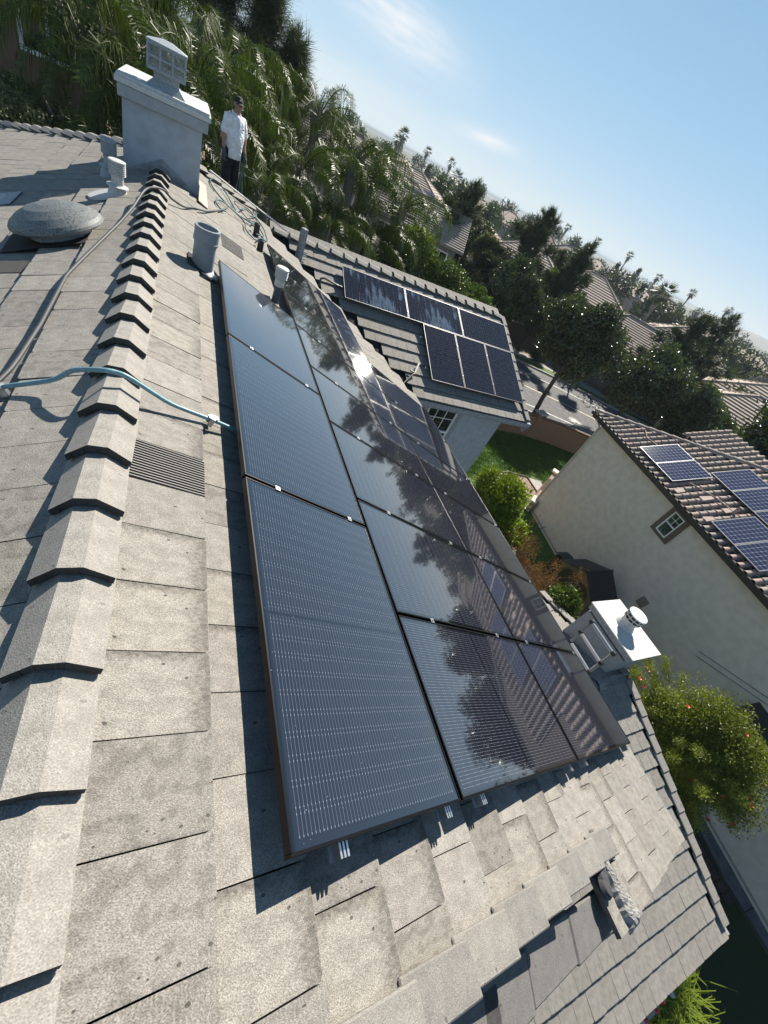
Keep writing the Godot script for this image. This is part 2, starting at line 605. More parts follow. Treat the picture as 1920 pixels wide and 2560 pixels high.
# L-shaped edge tile: local x outwards over the edge, z down the edge, y up
func rake_mesh(width: float, e: float, drop: float, side := 1.0) -> ArrayMesh:
	var st := S()
	st.set_color(Color(0.86, 0.86, 0.87))
	var tilt := Basis(Vector3.RIGHT, -0.07)
	bevel(st, Vector3(side * width / 2, 0.012, e / 2 - 0.03), Vector3(width, 0.03, e + 0.06), 0.006, tilt)
	st.set_color(Color(0.7, 0.7, 0.72))
	bevel(st, Vector3(side * (width - 0.013), 0.012 - drop / 2 - 0.014, e / 2 - 0.03), Vector3(0.028, drop, e + 0.055), 0.005, tilt)
	return mesh_of(st)

var field := []   # every field tile of the own roof: [slope, transform, mesh, material, tint, size in view]

func lay(slope: String, origin: Vector3, u: Vector3, v: Vector3, n: Vector3, w: float, e: float, rows: Array, cols: Array, first: float, keep: Callable, styles: Array) -> void:
	var meshes := [tile_mesh(w, e, 1), tile_mesh(w, e, 2), tile_mesh(w, e, 3)]
	var narrow := tile_mesh(w * 0.5, e, 4)
	for j in range(rows[0], rows[1]):
		for i in range(cols[0], cols[1]):
			var x := (i + (0.5 if posmod(j, 2) else 0.0)) * w + first
			var y := j * e
			var ok = keep.call(x, y)
			if not ok: continue
			var half: bool = ok is int and ok == 2   # half a tile fills the row at the edge
			if half: x += w * 0.25
			var b := Basis(u, n, v)
			if b.determinant() < 0: b.x = -b.x
			b = b * Basis.from_euler(Vector3(rng.randf_range(-0.006, 0.006), rng.randf_range(-0.004, 0.004), rng.randf_range(-0.006, 0.006)))
			var o := origin + u * (x + rng.randf_range(-0.001, 0.001)) + v * (y + rng.randf_range(-0.004, 0.004)) + n * rng.randf_range(-0.002, 0.002)
			var tint := rng.randf_range(0.87, 1.06)
			var d := (o - EYE)
			var size := absf(d.normalized().dot(n)) / d.length_squared()
			var zc := d.dot(Vector3(-0.47336, 0.63311, 0.61245))
			var sx := absf(d.dot(Vector3(0.87968, 0.37590, 0.29132)))
			var sy := absf(d.dot(Vector3(-0.04579, 0.67666, -0.73487)))
			if zc > -0.2 or sx > -zc * 1.03 or sy > -zc * 1.34: size *= 0.001
			field.append([slope, Transform3D(b, o), narrow if half else meshes[rng.randi() % 3], styles[rng.randi() % styles.size()], Color(tint, tint * rng.randf_range(0.985, 1.0), tint * rng.randf_range(0.96, 1.0)), size])

func place_field(house: Node3D, slopes: Dictionary) -> void:
	field.sort_custom(func(a, b): return a[5] > b[5])
	var shade := {}
	var rest := {}
	for k in field.size():
		var f: Array = field[k]
		var parent: Node3D = slopes[f[0]]
		var off: Vector3 = -(house.position + parent.position)
		if k < 292:
			var step := int((f[4].r - 0.85) * 30)
			var key := [f[3], step]
			if not shade.has(key):
				var m: StandardMaterial3D = M.tiles[f[3]].duplicate()
				m.albedo_color = (M.tiles[f[3]].albedo_color.srgb_to_linear() * f[4]).linear_to_srgb()
				shade[key] = m
			put("roof_tile", f[2], shade[key], parent, Transform3D(f[1].basis, f[1].origin + off))
		else:
			if not rest.has(f[0]): rest[f[0]] = []
			rest[f[0]].append(f)
	# the tiles past the limit: joined, one part of the house
	var st := SurfaceTool.new()
	st.begin(Mesh.PRIMITIVE_TRIANGLES)
	for sl in rest:
		for f in rest[sl]:
			var a: Array = f[2].surface_get_arrays(0)
			var vs: PackedVector3Array = a[Mesh.ARRAY_VERTEX]
			var ns: PackedVector3Array = a[Mesh.ARRAY_NORMAL]
			var us: PackedVector2Array = a[Mesh.ARRAY_TEX_UV]
			var cs: PackedColorArray = a[Mesh.ARRAY_COLOR]
			for i in vs.size():
				st.set_color(cs[i] * f[4])
				st.set_uv(us[i])
				st.set_normal(f[1].basis * ns[i])
				st.add_vertex(f[1] * vs[i])
	var mi := put("roof_tile_field", st.commit(), M.tiles[4], house)
	mi.position = -house.position
	mi.set_meta("kind", "stuff")

func row_of(called: String, parent: Node3D, house: Node3D, a: Vector3, b: Vector3, up: Vector3, step: float, meshes: Array, m: Material) -> void:
	# tiles laid from a (low end first) towards b; each lower end faces a
	var z := (a - b).normalized()
	var y := (up - z * up.dot(z)).normalized()
	var n := int(a.distance_to(b) / step)
	for k in n:
		var jit := Basis.from_euler(Vector3(rng.randf_range(-0.014, 0.014), rng.randf_range(-0.03, 0.03), rng.randf_range(-0.022, 0.022)))
		var o := a - z * (k * step + rng.randf_range(-0.012, 0.012))
		put(called, meshes[k % meshes.size()], m, parent, Transform3D(Basis(y.cross(z), y, z) * jit, o - house.position))

# ---------------------------------------------------------------- the house under the camera
func own_house() -> void:
	var h := thing("tiled_house", "grey tiled house under the viewer with solar panels on its slopes and pale blue walls", "house", Vector3(2.0, GY, -4.0))
	# walls
	var st := S()
	box(st, Vector3(0.2, -5.3, -5.3), Vector3(7.6, 6.1, 11.0))
	box(st, Vector3(5.2, -5.42, -11.1), Vector3(5.8, 5.85, 6.0))
	slab(st, [Vector3(-4.3, -2.4, 0.28), Vector3(3.95, -2.4, 0.28), Vector3(-0.665, -0.12, 0.28)], Vector3(0, 0, -0.15))
	slab(st, [Vector3(8.1, -2.495, -8.2), Vector3(8.1, -2.495, -14.0), Vector3(8.1, -1.1, -11.1)], Vector3(-0.15, 0, 0))
	box(st, Vector3(4.7, -7.0, -0.35), Vector3(6.6, 2.6, 5.7))
	slab(st, [Vector3(8.0, -5.7, 2.5), Vector3(8.0, -5.7, -3.2), Vector3(8.0, -4.45, -1.15)], Vector3(-0.15, 0, 0))
	part("wall", st, M.stucco_blue, h)
	var slopes := {}
	var deck := func(called: String, pts: Array, n: Vector3) -> Node3D:
		var d := S()
		var lowered := []
		for p in pts: lowered.append(p - n * 0.055)
		slab(d, lowered, Vector3(0, -0.09, 0))
		return part(called, d, M.felt, h)
	slopes.right = deck.call("roof_slope", [rp(-0.55, -0.665), rp(-0.55, 2.63), rp(-0.88, 2.63), rp(-0.88, 4.93), rp(7.22, 4.93), rp(10.3, 1.9), rp(11.04, 1.18), rp(9.6, -0.665)], NR)
	slopes.left = deck.call("roof_slope", [lp(-1.2, 0.0), lp(9.1, 0.0), lp(14.4, 4.5), lp(-1.2, 4.5)], NL)
	slopes.wing = deck.call("roof_slope", [wp(-1.7, -0.55), wp(5.42, -0.55), wp(5.42, 3.13), wp(1.72, 3.13)], NW)
	deck.call("roof_slope", [lp(9.1, 0.0), lp(14.4, 4.5), Vector3(-4.8, -2.3, -16.0), Vector3(3.0, -2.3, -15.2), wp(-1.7, -0.55), rp(11.04, 1.18), rp(9.6, -0.665)], Vector3(0, 0.9, -0.4))
	deck.call("roof_slope", [wp(-1.7, -0.55), wp(5.42, -0.55), Vector3(8.5, -2.2, -14.6), Vector3(0.5, -2.2, -14.6)], Vector3(0, 0.9, -0.4))
	var lo := func(x: float, z: float, off := 0.0) -> Vector3: return Vector3(x, -4.55 - 0.303 * z + off, z)
	var nlow := Vector3(0, 1, 0.303).normalized()
	slopes.low = deck.call("roof_slope", [lo.call(0.3, -1.12), lo.call(0.3, 2.72), lo.call(8.42, 2.72), lo.call(8.42, -1.12)], nlow)
	slopes.back = deck.call("roof_slope", [Vector3(3.6, -4.21, -1.12), Vector3(8.42, -4.21, -1.12), Vector3(8.42, -4.95, -3.55), Vector3(3.6, -4.95, -3.55)], Vector3(0, 0.95, -0.3))
	# field tiles
	var styles_r := [0, 1, 1, 2, 0, 3, 1]
	lay("right", rp(0, -0.508), Vector3(0, 0, -1), VR, NR, 0.2885, 0.333, [0, 16], [-4, 46], 0.133 - 0.144, func(x, y):
		var t: float = y - 0.508 + 0.17
		var edge: float = 9.6 + (t + 0.5) * 0.78 if t < 1.18 else 7.24 + (4.8 - t) * 1.005
		var near := -0.33 if t < 2.35 else -0.74
		if x <= near and x > near - 0.2885 * 0.52: return 2
		return x > near and x < edge - 0.1, styles_r)
	lay("left", lp(0, 0.1365), Vector3(0, 0, -1), VL, NL, 0.2955, 0.3605, [0, 12], [-4, 50], 0.176, func(x, y): return x < 9.1 + 1.195 * (y + 0.25) and x > -1.1, [0, 4, 0, 3])
	lay("wing", wp(0, -0.41), UW, VW, NW, 0.29, 0.333, [-1, 11], [-8, 20], 0.05, func(x, y): return x > -1.15 + 0.935 * (y - 0.2) and x < 5.32, [0, 0, 3])
	lay("low", lo.call(0, -1.12), Vector3.RIGHT, Vector3(0, -0.303, 1).normalized(), nlow, 0.272, 0.32, [0, 13], [3, 31], 0.02, func(x, y): return x < 8.2, [5, 5, 5, 3])
	lay("back", Vector3(0, -4.21, -1.12), Vector3.RIGHT, Vector3(0, -0.303, -1).normalized(), Vector3(0, 1, -0.303).normalized(), 0.272, 0.32, [0, 8], [14, 31], 0.02, func(x, y): return x < 8.2, [0])
	# bare ribbed tiles take the place of field tiles
	var bare := [[rp(1.70, -0.34), "right", NR], [rp(7.0, 0.34), "right", NR], [rp(6.52, 0.34), "right", NR], [lp(4.26, 1.0), "left", NL]]
	var ribs := ribbed_mesh(0.2885, 0.333)
	var rib_m := mat(Color(0.40, 0.38, 0.36), 0.9, M.speck, 4.0)
	rib_m.vertex_color_use_as_albedo = true
	for b in bare:
		var best := -1
		for k in field.size():
			var c: Vector3 = field[k][1] * Vector3(0, 0, 0.16)
			if field[k][0] == b[1] and (best < 0 or c.distance_to(b[0]) < (field[best][1] * Vector3(0, 0, 0.16)).distance_to(b[0])): best = k
		var f: Array = field[best]
		var sl: Node3D = slopes[b[1]]
		put("bare_roof_tile", ribs, rib_m, sl, Transform3D(f[1].basis, f[1].origin - h.position - sl.position))
		field.remove_at(best)
	place_field(h, slopes)
	# ridge tiles of the main ridge
	var rm := []
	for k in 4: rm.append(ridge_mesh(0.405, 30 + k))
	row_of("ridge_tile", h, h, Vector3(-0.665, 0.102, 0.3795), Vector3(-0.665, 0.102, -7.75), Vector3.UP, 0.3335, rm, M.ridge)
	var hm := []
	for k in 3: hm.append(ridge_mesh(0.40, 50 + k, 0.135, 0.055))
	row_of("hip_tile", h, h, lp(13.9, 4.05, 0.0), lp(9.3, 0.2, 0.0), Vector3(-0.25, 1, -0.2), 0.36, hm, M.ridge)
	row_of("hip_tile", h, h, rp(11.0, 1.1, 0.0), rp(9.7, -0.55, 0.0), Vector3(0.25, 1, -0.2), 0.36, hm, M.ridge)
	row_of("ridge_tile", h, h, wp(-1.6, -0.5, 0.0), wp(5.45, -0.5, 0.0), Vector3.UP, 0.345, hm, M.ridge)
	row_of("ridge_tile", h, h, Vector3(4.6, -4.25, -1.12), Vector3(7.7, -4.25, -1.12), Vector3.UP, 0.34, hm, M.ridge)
	# edge tiles: near gable, wing gable, low roof
	var out := rake_mesh(0.16, 0.333, 0.16)
	var mirrored := rake_mesh(0.16, 0.333, 0.16, -1.0)
	for k in range(-3, 9):
		var et: Material = M.ridge if k % 2 else M.ridge_b
		put("edge_tile", mirrored, et, h, Transform3D(Basis(Vector3(0, 0, -1), NR, VR) * Basis.from_euler(Vector3(rng.randf_range(-0.012, 0.008), -0.05 + rng.randf_range(-0.012, 0.012), rng.randf_range(-0.03, 0.03))), rp(-0.398, -0.148 + k * 0.333, 0.015) - h.position))
	for k in 11:
		put("edge_tile", out, M.ridge, h, Transform3D(Basis(UW, NW, VW), wp(5.27, -0.45 + k * 0.333, 0.02) - h.position))
	var wide := rake_mesh(0.2, 0.32, 0.16)
	var wide_mirrored := rake_mesh(0.2, 0.32, 0.16, -1.0)
	for k in 12:
		put("edge_tile", wide, M.ridge, h, Transform3D(Basis(Vector3.RIGHT, nlow, Vector3(0, -0.303, 1).normalized()), lo.call(8.22, -1.0 + k * 0.31, 0.02) - h.position))
	for k in 8:
		var vb := Vector3(0, -0.303, -1).normalized()
		var nb := Vector3(0, 1, -0.303).normalized()
		put("edge_tile", wide_mirrored, M.ridge, h, Transform3D(Basis(Vector3.LEFT, nb, vb), Vector3(8.22, -4.21 - 0.303 * k * 0.31 + 0.02, -1.2 - k * 0.31) - h.position))
	# second, lower tier of edge tiles under the near gable, with the mortar end
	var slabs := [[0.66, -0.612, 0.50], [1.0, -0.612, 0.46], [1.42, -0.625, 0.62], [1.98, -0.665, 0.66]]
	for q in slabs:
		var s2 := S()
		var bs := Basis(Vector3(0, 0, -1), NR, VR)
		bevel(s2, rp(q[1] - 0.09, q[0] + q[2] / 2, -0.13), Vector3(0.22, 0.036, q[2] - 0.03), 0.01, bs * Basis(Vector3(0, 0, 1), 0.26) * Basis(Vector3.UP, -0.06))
		part("edge_tile", s2, M.ridge_shaded, h)
	st = S()
	rng.seed = 77
	var nz := FastNoiseLite.new()
	nz.seed = 8
	nz.frequency = 1.0
	var grid := []
	for i in 43:
		var f := i / 42.0
		var row := []
		var mid_s := lerpf(-0.38, -0.90, f)
		var t0 := 2.655 - 0.05 * sin(f * 3.0)
		var half := lerpf(0.02, 0.075, pow(f, 0.9)) * (1.25 if f > 0.6 else 1.0)
		for j in 13:
			var v := j / 6.0 - 1.0
			var rag := 1.0 + 0.35 * nz.get_noise_2d(f * 9.0, signf(v) * 20.0)
			var high := lerpf(0.02, 0.055, f) * pow(maxf(0.0, 1.0 - v * v), 0.6) * (1.0 - smoothstep(0.9, 1.0, f)) + 0.012 * nz.get_noise_2d(f * 26.0, v * 5.0) + 0.006 * nz.get_noise_2d(f * 80.0, v * 16.0)
			row.append(rp(mid_s + 0.012 * nz.get_noise_2d(f * 14.0, v * 7.0 + 40.0), t0 + v * half * rag, 0.005 + high - (0.03 if absf(v) > 0.99 or i == 0 or i == 42 else 0.0)))
		grid.append(row)
	for i in 42:
		for j in 12:
			quad(st, grid[i][j], grid[i + 1][j], grid[i + 1][j + 1], grid[i][j + 1])
	part("mortar", st, M.mortar, h)
	st = S()
	for k in 3:
		lathe(st, [Vector2(0.0, 0.04), Vector2(0.045, 0.028), Vector2(0.06, 0.0)], 9, Transform3D(Basis(VR, NR, Vector3(0, 0, 1)), rp(-0.575 - k * 0.04, 2.5 - k * 0.03, 0.0)))
	part("sealant", st, mat(Color(0.05, 0.05, 0.055), 0.8, M.blotch, 9.0), h)
	# fascia, gutters
	st = S()
	bar(st, Vector3(4.72, -2.44, -7.66), Vector3(8.55, -2.44, -7.58), 0.13, 0.12)
	part("gutter", st, M.trim_blue, h)
	st = S()
	bar(st, Vector3(4.72, -2.52, -7.78), Vector3(8.5, -2.52, -7.72), 0.03, 0.2)
	box(st, Vector3(8.5, -1.8, -9.4), Vector3(0.04, 0.24, 4.0), Basis(Vector3.RIGHT, 0.407))
	bar(st, Vector3(4.48, -2.33, -7.2), Vector3(4.48, -2.33, 0.88), 0.03, 0.18)
	part("fascia", st, M.trim_blue, h)
	st = S()
	bar(st, Vector3(0.3, -5.5, 2.8), Vector3(8.44, -5.5, 2.8), 0.12, 0.11)
	part("gutter", st, M.trim_blue, h)
	st = S()
	bar(st, Vector3(4.8, -2.5, -8.0), Vector3(8.2, -2.5, -7.95), 0.5, 0.02)
	part("soffit", st, M.stucco_blue, h)
	# window in the wing wall
	var wz := -8.1
	st = S()
	for q in [[5.45, -3.4, 0.13, 1.7], [6.55, -3.4, 0.13, 1.7]]: box(st, Vector3(q[0], q[1], wz + 0.03), Vector3(q[2], q[3], 0.06))
	box(st, Vector3(6.0, -2.56, wz + 0.05), Vector3(1.36, 0.13, 0.1))
	box(st, Vector3(6.0, -4.31, wz + 0.04), Vector3(1.3, 0.12, 0.08))
	part("window_trim", st, M.trim_blue, h)
	var win := S()
	for q in [[5.54, -3.44, 0.05, 1.6], [6.46, -3.44, 0.05, 1.6]]: box(win, Vector3(q[0], q[1], wz + 0.02), Vector3(q[2], q[3], 0.05))
	for y in [-2.65, -3.44, -4.22]: box(win, Vector3(6.0, y, wz + 0.023), Vector3(0.88, 0.06, 0.05))
	var wn := part("window", win, M.white_frame, h)
	st = S()
	for x in [5.84, 6.14]: box(st, Vector3(x, -3.43, wz + 0.012), Vector3(0.018, 1.5, 0.016))
	for y in [-3.03, -3.83]: box(st, Vector3(6.0, y, wz + 0.0135), Vector3(0.88, 0.018, 0.016))
	part("muntin", st, M.white_frame, wn)
	st = S()
	box(st, Vector3(6.0, -3.43, wz), Vector3(0.88, 1.5, 0.012))
	part("pane", st, mat(Color(0.03, 0.045, 0.035), 0.06, noise_tex(0.02, 0.5, 1.2, 256, 3, 31), 1.2), wn)

# ---------------------------------------------------------------- solar arrays
func solar_panel(label: String, group: String, at: Vector3, b: Basis, sx: float, sz: float, m: Material, clamps: Array, frame_m: Material, deep := 0.035) -> Node3D:
	var o := thing("solar_panel", label, "solar panel", at, group)
	o.basis = b
	var st := S()
	var f := 0.011
	for q in [[sx / 2, f / 2, sx, f], [sx / 2, sz - f / 2, sx, f]]: bevel(st, Vector3(q[0], -deep / 2, q[1]), Vector3(q[2], deep, q[3]), 0.0015)
	for q in [[f / 2, sz / 2, f, sz - 2 * f], [sx - f / 2, sz / 2, f, sz - 2 * f]]: bevel(st, Vector3(q[0], -deep / 2, q[1]), Vector3(q[2], deep, q[3]), 0.0015)
	put("frame", mesh_of(st), frame_m, o)
	st = S()
	var p := [Vector3(f, -0.003, f), Vector3(f, -0.003, sz - f), Vector3(sx - f, -0.003, sz - f), Vector3(sx - f, -0.003, f)]
	quad_uv(st, p, [Vector2(0, 0), Vector2(0, 1), Vector2(1, 1), Vector2(1, 0)] if sx > sz else [Vector2(0, 0), Vector2(1, 0), Vector2(1, 1), Vector2(0, 1)])
	quad_uv(st, [p[3] - Vector3(0, 0.006, 0), p[2] - Vector3(0, 0.006, 0), p[1] - Vector3(0, 0.006, 0), p[0] - Vector3(0, 0.006, 0)], [Vector2(0, 0), Vector2(0, 0), Vector2(0, 0), Vector2(0, 0)])
	put("cell_sheet", mesh_of(st), m, o)
	for c in clamps:
		st = S()
		bevel(st, Vector3(c.x, 0.002, c.y), Vector3(0.036, 0.008, 0.036), 0.002)
		lathe(st, [Vector2(0.008, 0.003), Vector2(0.008, 0.012), Vector2(0.0, 0.013)], 6, Transform3D(Basis(), Vector3(c.x, 0, c.y)), false)
		put("clamp", mesh_of(st), M.alu_dull, o)
	return o

func main_array() -> void:
	var b := Basis(VR, NR, Vector3(0, 0, 1))
	var nth := ["nearest", "second", "third", "fourth", "fifth", "sixth", "seventh", "farthest"]
	var at := func(s: float, t: float) -> Vector3: return VR * t + Vector3(0, 0, -s)
	var g1 := "black solar panels of the array on the main slope"
	for k in 3:
		var s0 := k * 1.74
		solar_panel("%s black solar panel of the long upper row beside the ridge tiles" % ["nearest, largest looking", "middle", "farthest"][k], g1, at.call(s0 + 1.72, 0.0), b, 1.0, 1.72, M.module, [Vector2(0.22, -0.01), Vector2(0.83, -0.01)] if k < 2 else [], M.black_frame)
	for k in 8:
		var s0 := k * 1.02
		solar_panel("%s black solar panel from the near end of the middle row" % nth[k], g1, at.call(s0 + 1.0, 1.02), b, 1.72, 1.0, M.module, [Vector2(0.38, -0.01), Vector2(1.36, -0.01)] if k < 7 else [], M.black_frame)
	nth[5] = "farthest"
	for k in 6:
		var s0 := k * 1.02
		solar_panel("%s black solar panel from the near end of the lowest row along the eave" % nth[k], g1, at.call(s0 + 1.0, 2.76), b, 1.72, 1.0, M.module, [Vector2(0.24, -0.01), Vector2(1.62, -0.01)] if k < 5 else [], M.black_frame)
	var where := [[0.253, 5.25, "the upper edge of the array"], [0.925, 5.3, "the gap between the upper and middle rows"], [1.263, 8.2, "the upper side of the middle row"], [2.629, 8.2, "the lower side of the middle row"], [2.99, 6.1, "the upper side of the lowest row"], [4.381, 6.1, "the eave side of the lowest row"]]
	for q in where:
		var st := S()
		var c := func(s: float) -> Vector3: return at.call(s, q[0]) + NR * -0.062
		for dx in [-0.017, 0.0, 0.017]:
			bar(st, c.call(-0.045) + VR * dx, c.call(q[1]) + VR * dx, 0.009, 0.05, NR)
		bar(st, c.call(-0.045) - NR * 0.028, c.call(q[1]) - NR * 0.028, 0.06, 0.006, NR)
		var o := thing("mounting_rail", "silver mounting rail showing its end under %s" % q[2], "rail", at.call(0.0, q[0]) - NR * 0.11, "rails under the main array")
		part("channel", st, M.alu, o)
		st = S()
		for k in int(q[1] / 1.2):
			box(st, at.call(0.5 + k * 1.2, q[0]) - NR * 0.115, Vector3(0.05, 0.05, 0.07), b)
		part("foot", st, M.alu_dull, o)

func wing_array() -> void:
	var b := Basis(UW, NW, VW)
	var g := "black solar panels on the wing roof"
	var names := ["left black solar panel of the wing's top row, streaked by dried water", "middle black solar panel of the wing's top row, streaked at its upper corner", "right black solar panel of the wing's top row by the gable edge"]
	var nt := NW * 0.14
	for k in 3:
		solar_panel(names[k], g, wp(k * 1.74, 0) + nt, b, 1.72, 1.0, M.module_streaked if k < 2 else M.module_wing, [Vector2(1.73, 0.2), Vector2(1.73, 0.8)] if k < 2 else [], M.frame_wing)
	for k in 3:
		solar_panel("%s black upright solar panel of the wing's bottom row above the window" % ["left", "middle", "right"][k], g, wp(5.2 - 3.04 + k * 1.02, 1.02) + nt, b, 1.0, 1.72, M.module_wing, [Vector2(1.01, 0.4), Vector2(1.01, 1.35)] if k < 2 else [], M.frame_wing)
	for q in [[2.07, 1.42, "upper"], [2.07, 2.36, "lower"]]:
		var o := thing("mounting_rail", "%s dark rail end with round cap beside the wing's bottom panels" % q[2], "rail", wp(q[0], q[1]), "rails under the wing panels")
		var st := S()
		bar(st, wp(q[0], q[1], 0.05), wp(5.2, q[1], 0.05), 0.04, 0.04, NW)
		part("channel", st, M.alu_dull, o)
		st = S()
		lathe(st, [Vector2(0.0, 0.012), Vector2(0.03, 0.01), Vector2(0.032, 0.0)], 12, Transform3D(Basis(VW, -UW, NW), wp(q[0], q[1], 0.05)))
		part("end_cap", st, M.alu, o)

# ---------------------------------------------------------------- things on the roof
func chimneys() -> void:
	# stucco chimney on the ridge
	var o := thing("chimney", "pale blue stucco chimney astride the ridge with square spark arrestor cap", "chimney", Vector3(-0.66, -0.3, -8.4))
	var st := S()
	box(st, Vector3(-0.65, 0.1, -8.36), Vector3(0.92, 1.2, 1.2))
	part("shaft", st, M.stucco_blue, o)
	st = S()
	bevel(st, Vector3(-0.64, 0.765, -8.37), Vector3(1.03, 0.13, 1.32), 0.01)
	part("band", st, M.trim_blue_pale, o)
	st = S()
	slab(st, [Vector3(-1.18, 0.83, -7.69), Vector3(-0.10, 0.83, -7.69), Vector3(-0.10, 0.83, -9.04), Vector3(-1.18, 0.83, -9.04)], Vector3(0, 0.055, 0))
	slab(st, [Vector3(-1.16, 0.886, -7.71), Vector3(-0.12, 0.886, -7.71), Vector3(-0.12, 0.886, -9.02), Vector3(-1.16, 0.886, -9.02)], Vector3(0, 0.03, 0))
	part("cap", st, mat(Color(0.52, 0.53, 0.52), 0.8, M.faint, 3.0), o)
	st = S()
	slab(st, [Vector3(-0.185, -0.06, -7.6), Vector3(-0.185, -0.06, -8.98), Vector3(-0.06, -0.118, -8.98), Vector3(-0.06, -0.118, -7.6)], Vector3(0.007, 0.012, 0))
	box(st, Vector3(-0.186, 0.03, -8.3), Vector3(0.012, 0.2, 1.36))
	part("flashing", st, mat(Color(0.50, 0.36, 0.26), 0.6, M.blotch, 4.0), o)
	st = S()
	slab(st, [Vector3(-1.13, -0.05, -7.755), Vector3(-0.66, 0.235, -7.755), Vector3(-0.18, -0.05, -7.755), Vector3(-0.18, -0.12, -7.755), Vector3(-1.13, -0.12, -7.755)], Vector3(0, 0, 0.012))
	part("flashing", st, M.trim_blue, o)
	# spark arrestor: flared neck, grille box with mesh panels, shallow hipped lid
	var c := Vector3(-0.635, 0.917, -8.02)
	st = S()
	var ring := func(a: float, y: float) -> Array: return [c + Vector3(-a, y, a), c + Vector3(a, y, a), c + Vector3(a, y, -a), c + Vector3(-a, y, -a)]
	for q in [[0.225, 0.0, 0.14, 0.085], [0.14, 0.085, 0.14, 0.17]]:
		var a: Array = ring.call(q[0], q[1])
		var b: Array = ring.call(q[2], q[3])
		for k in 4: quad(st, a[k], a[(k + 1) % 4], b[(k + 1) % 4], b[k])
	part("neck", st, M.paint_vent, o)
	var cage := S()
	var h := 0.205
	for y in [0.17, 0.28, 0.39]:
		for k in 4:
			var p: Array = ring.call(h, y)
			bar(cage, p[k], p[(k + 1) % 4], 0.012, 0.034 if y != 0.28 else 0.024)
	for k in 4:
		var p: Array = ring.call(h, 0.17)
		for f in [0.0, 0.333, 0.667]:
			var v: Vector3 = p[k].lerp(p[(k + 1) % 4], f)
			box(cage, v + Vector3(0, 0.11, 0), Vector3(0.022, 0.22, 0.022))
	var cg := part("cage", cage, M.paint_vent, o)
	st = S()
	for k in 4:
		var p: Array = ring.call(h - 0.006, 0.17)
		for j in 34:
			var v: Vector3 = p[k].lerp(p[(k + 1) % 4], (j + 0.5) / 34.0)
			box(st, v + Vector3(0, 0.11, 0), Vector3(0.0035, 0.22, 0.0035))
		for j in 5:
			bar(st, p[k] + Vector3(0, 0.04 * j + 0.02, 0), p[(k + 1) % 4] + Vector3(0, 0.04 * j + 0.02, 0), 0.003, 0.003)
	part("mesh_screen", st, M.paint_vent, cg)
	st = S()
	var lid: Array = ring.call(0.222, 0.39)
	var lip: Array = ring.call(0.222, 0.415)
	var top: Array = ring.call(0.05, 0.462)
	for k in 4:
		quad(st, lid[k], lid[(k + 1) % 4], lip[(k + 1) % 4], lip[k])
		quad(st, lip[k], lip[(k + 1) % 4], top[(k + 1) % 4], top[k])
	quad(st, top[0], top[1], top[2], top[3])
	quad(st, lid[3], lid[2], lid[1], lid[0])
	part("lid", st, M.paint_vent, o)
	# chimney at the edge of the low roof
	o = thing("chimney", "low grey chimney beside the big flowering bush with white top and round cap", "chimney", Vector3(8.25, -5.0, -1.9))
	st = S()
	box(st, Vector3(8.25, -4.55, -1.88), Vector3(0.86, 1.6, 1.16))
	part("shaft", st, mat(Color(0.27, 0.28, 0.295), 0.95, M.faint, 1.5, M.fine, 0.25), o)
	st = S()
	bevel(st, Vector3(8.25, -3.62, -1.88), Vector3(0.96, 0.13, 1.27), 0.012)
	part("band", st, M.trim_blue, o)
	st = S()
	slab(st, [Vector3(7.76, -3.553, -2.54), Vector3(7.76, -3.553, -1.22), Vector3(8.75, -3.553, -1.22), Vector3(8.75, -3.553, -2.54)], Vector3(0, 0.03, 0))
	part("cap", st, M.white_metal, o)
	st = S()
	var base := Transform3D(Basis(), Vector3(8.28, -3.53, -1.95))
	lathe(st, [Vector2(0.24, 0.0), Vector2(0.21, 0.012), Vector2(0.155, 0.11), Vector2(0.15, 0.20)], 24, base)
	part("neck", st, M.paint_pale, o)
	st = S()
	lathe(st, [Vector2(0.15, 0.2), Vector2(0.185, 0.21), Vector2(0.185, 0.235)], 24, base)
	for y in [0.235, 0.31, 0.385]: lathe(st, [Vector2(0.188, y - 0.012), Vector2(0.192, y), Vector2(0.188, y + 0.012), Vector2(0.178, y)], 24, base)
	for k in 12:
		var a := TAU * k / 12
		box(st, base * Vector3(0.186 * cos(a), 0.31, 0.186 * sin(a)), Vector3(0.014, 0.16, 0.014), Basis(Vector3.UP, -a))
	var cage2 := part("cage", st, M.white_metal, o)
	st = S()
	lathe(st, [Vector2(0.165, 0.235), Vector2(0.165, 0.385)], 24, base)
	part("screen", st, mat(Color(0.05, 0.05, 0.05), 0.7), cage2)
	st = S()
	lathe(st, [Vector2(0.0, 0.43), Vector2(0.1, 0.425), Vector2(0.195, 0.405), Vector2(0.20, 0.385), Vector2(0.185, 0.385)], 24, base)
	part("lid", st, mat(Color(0.72, 0.73, 0.73), 0.35), o)

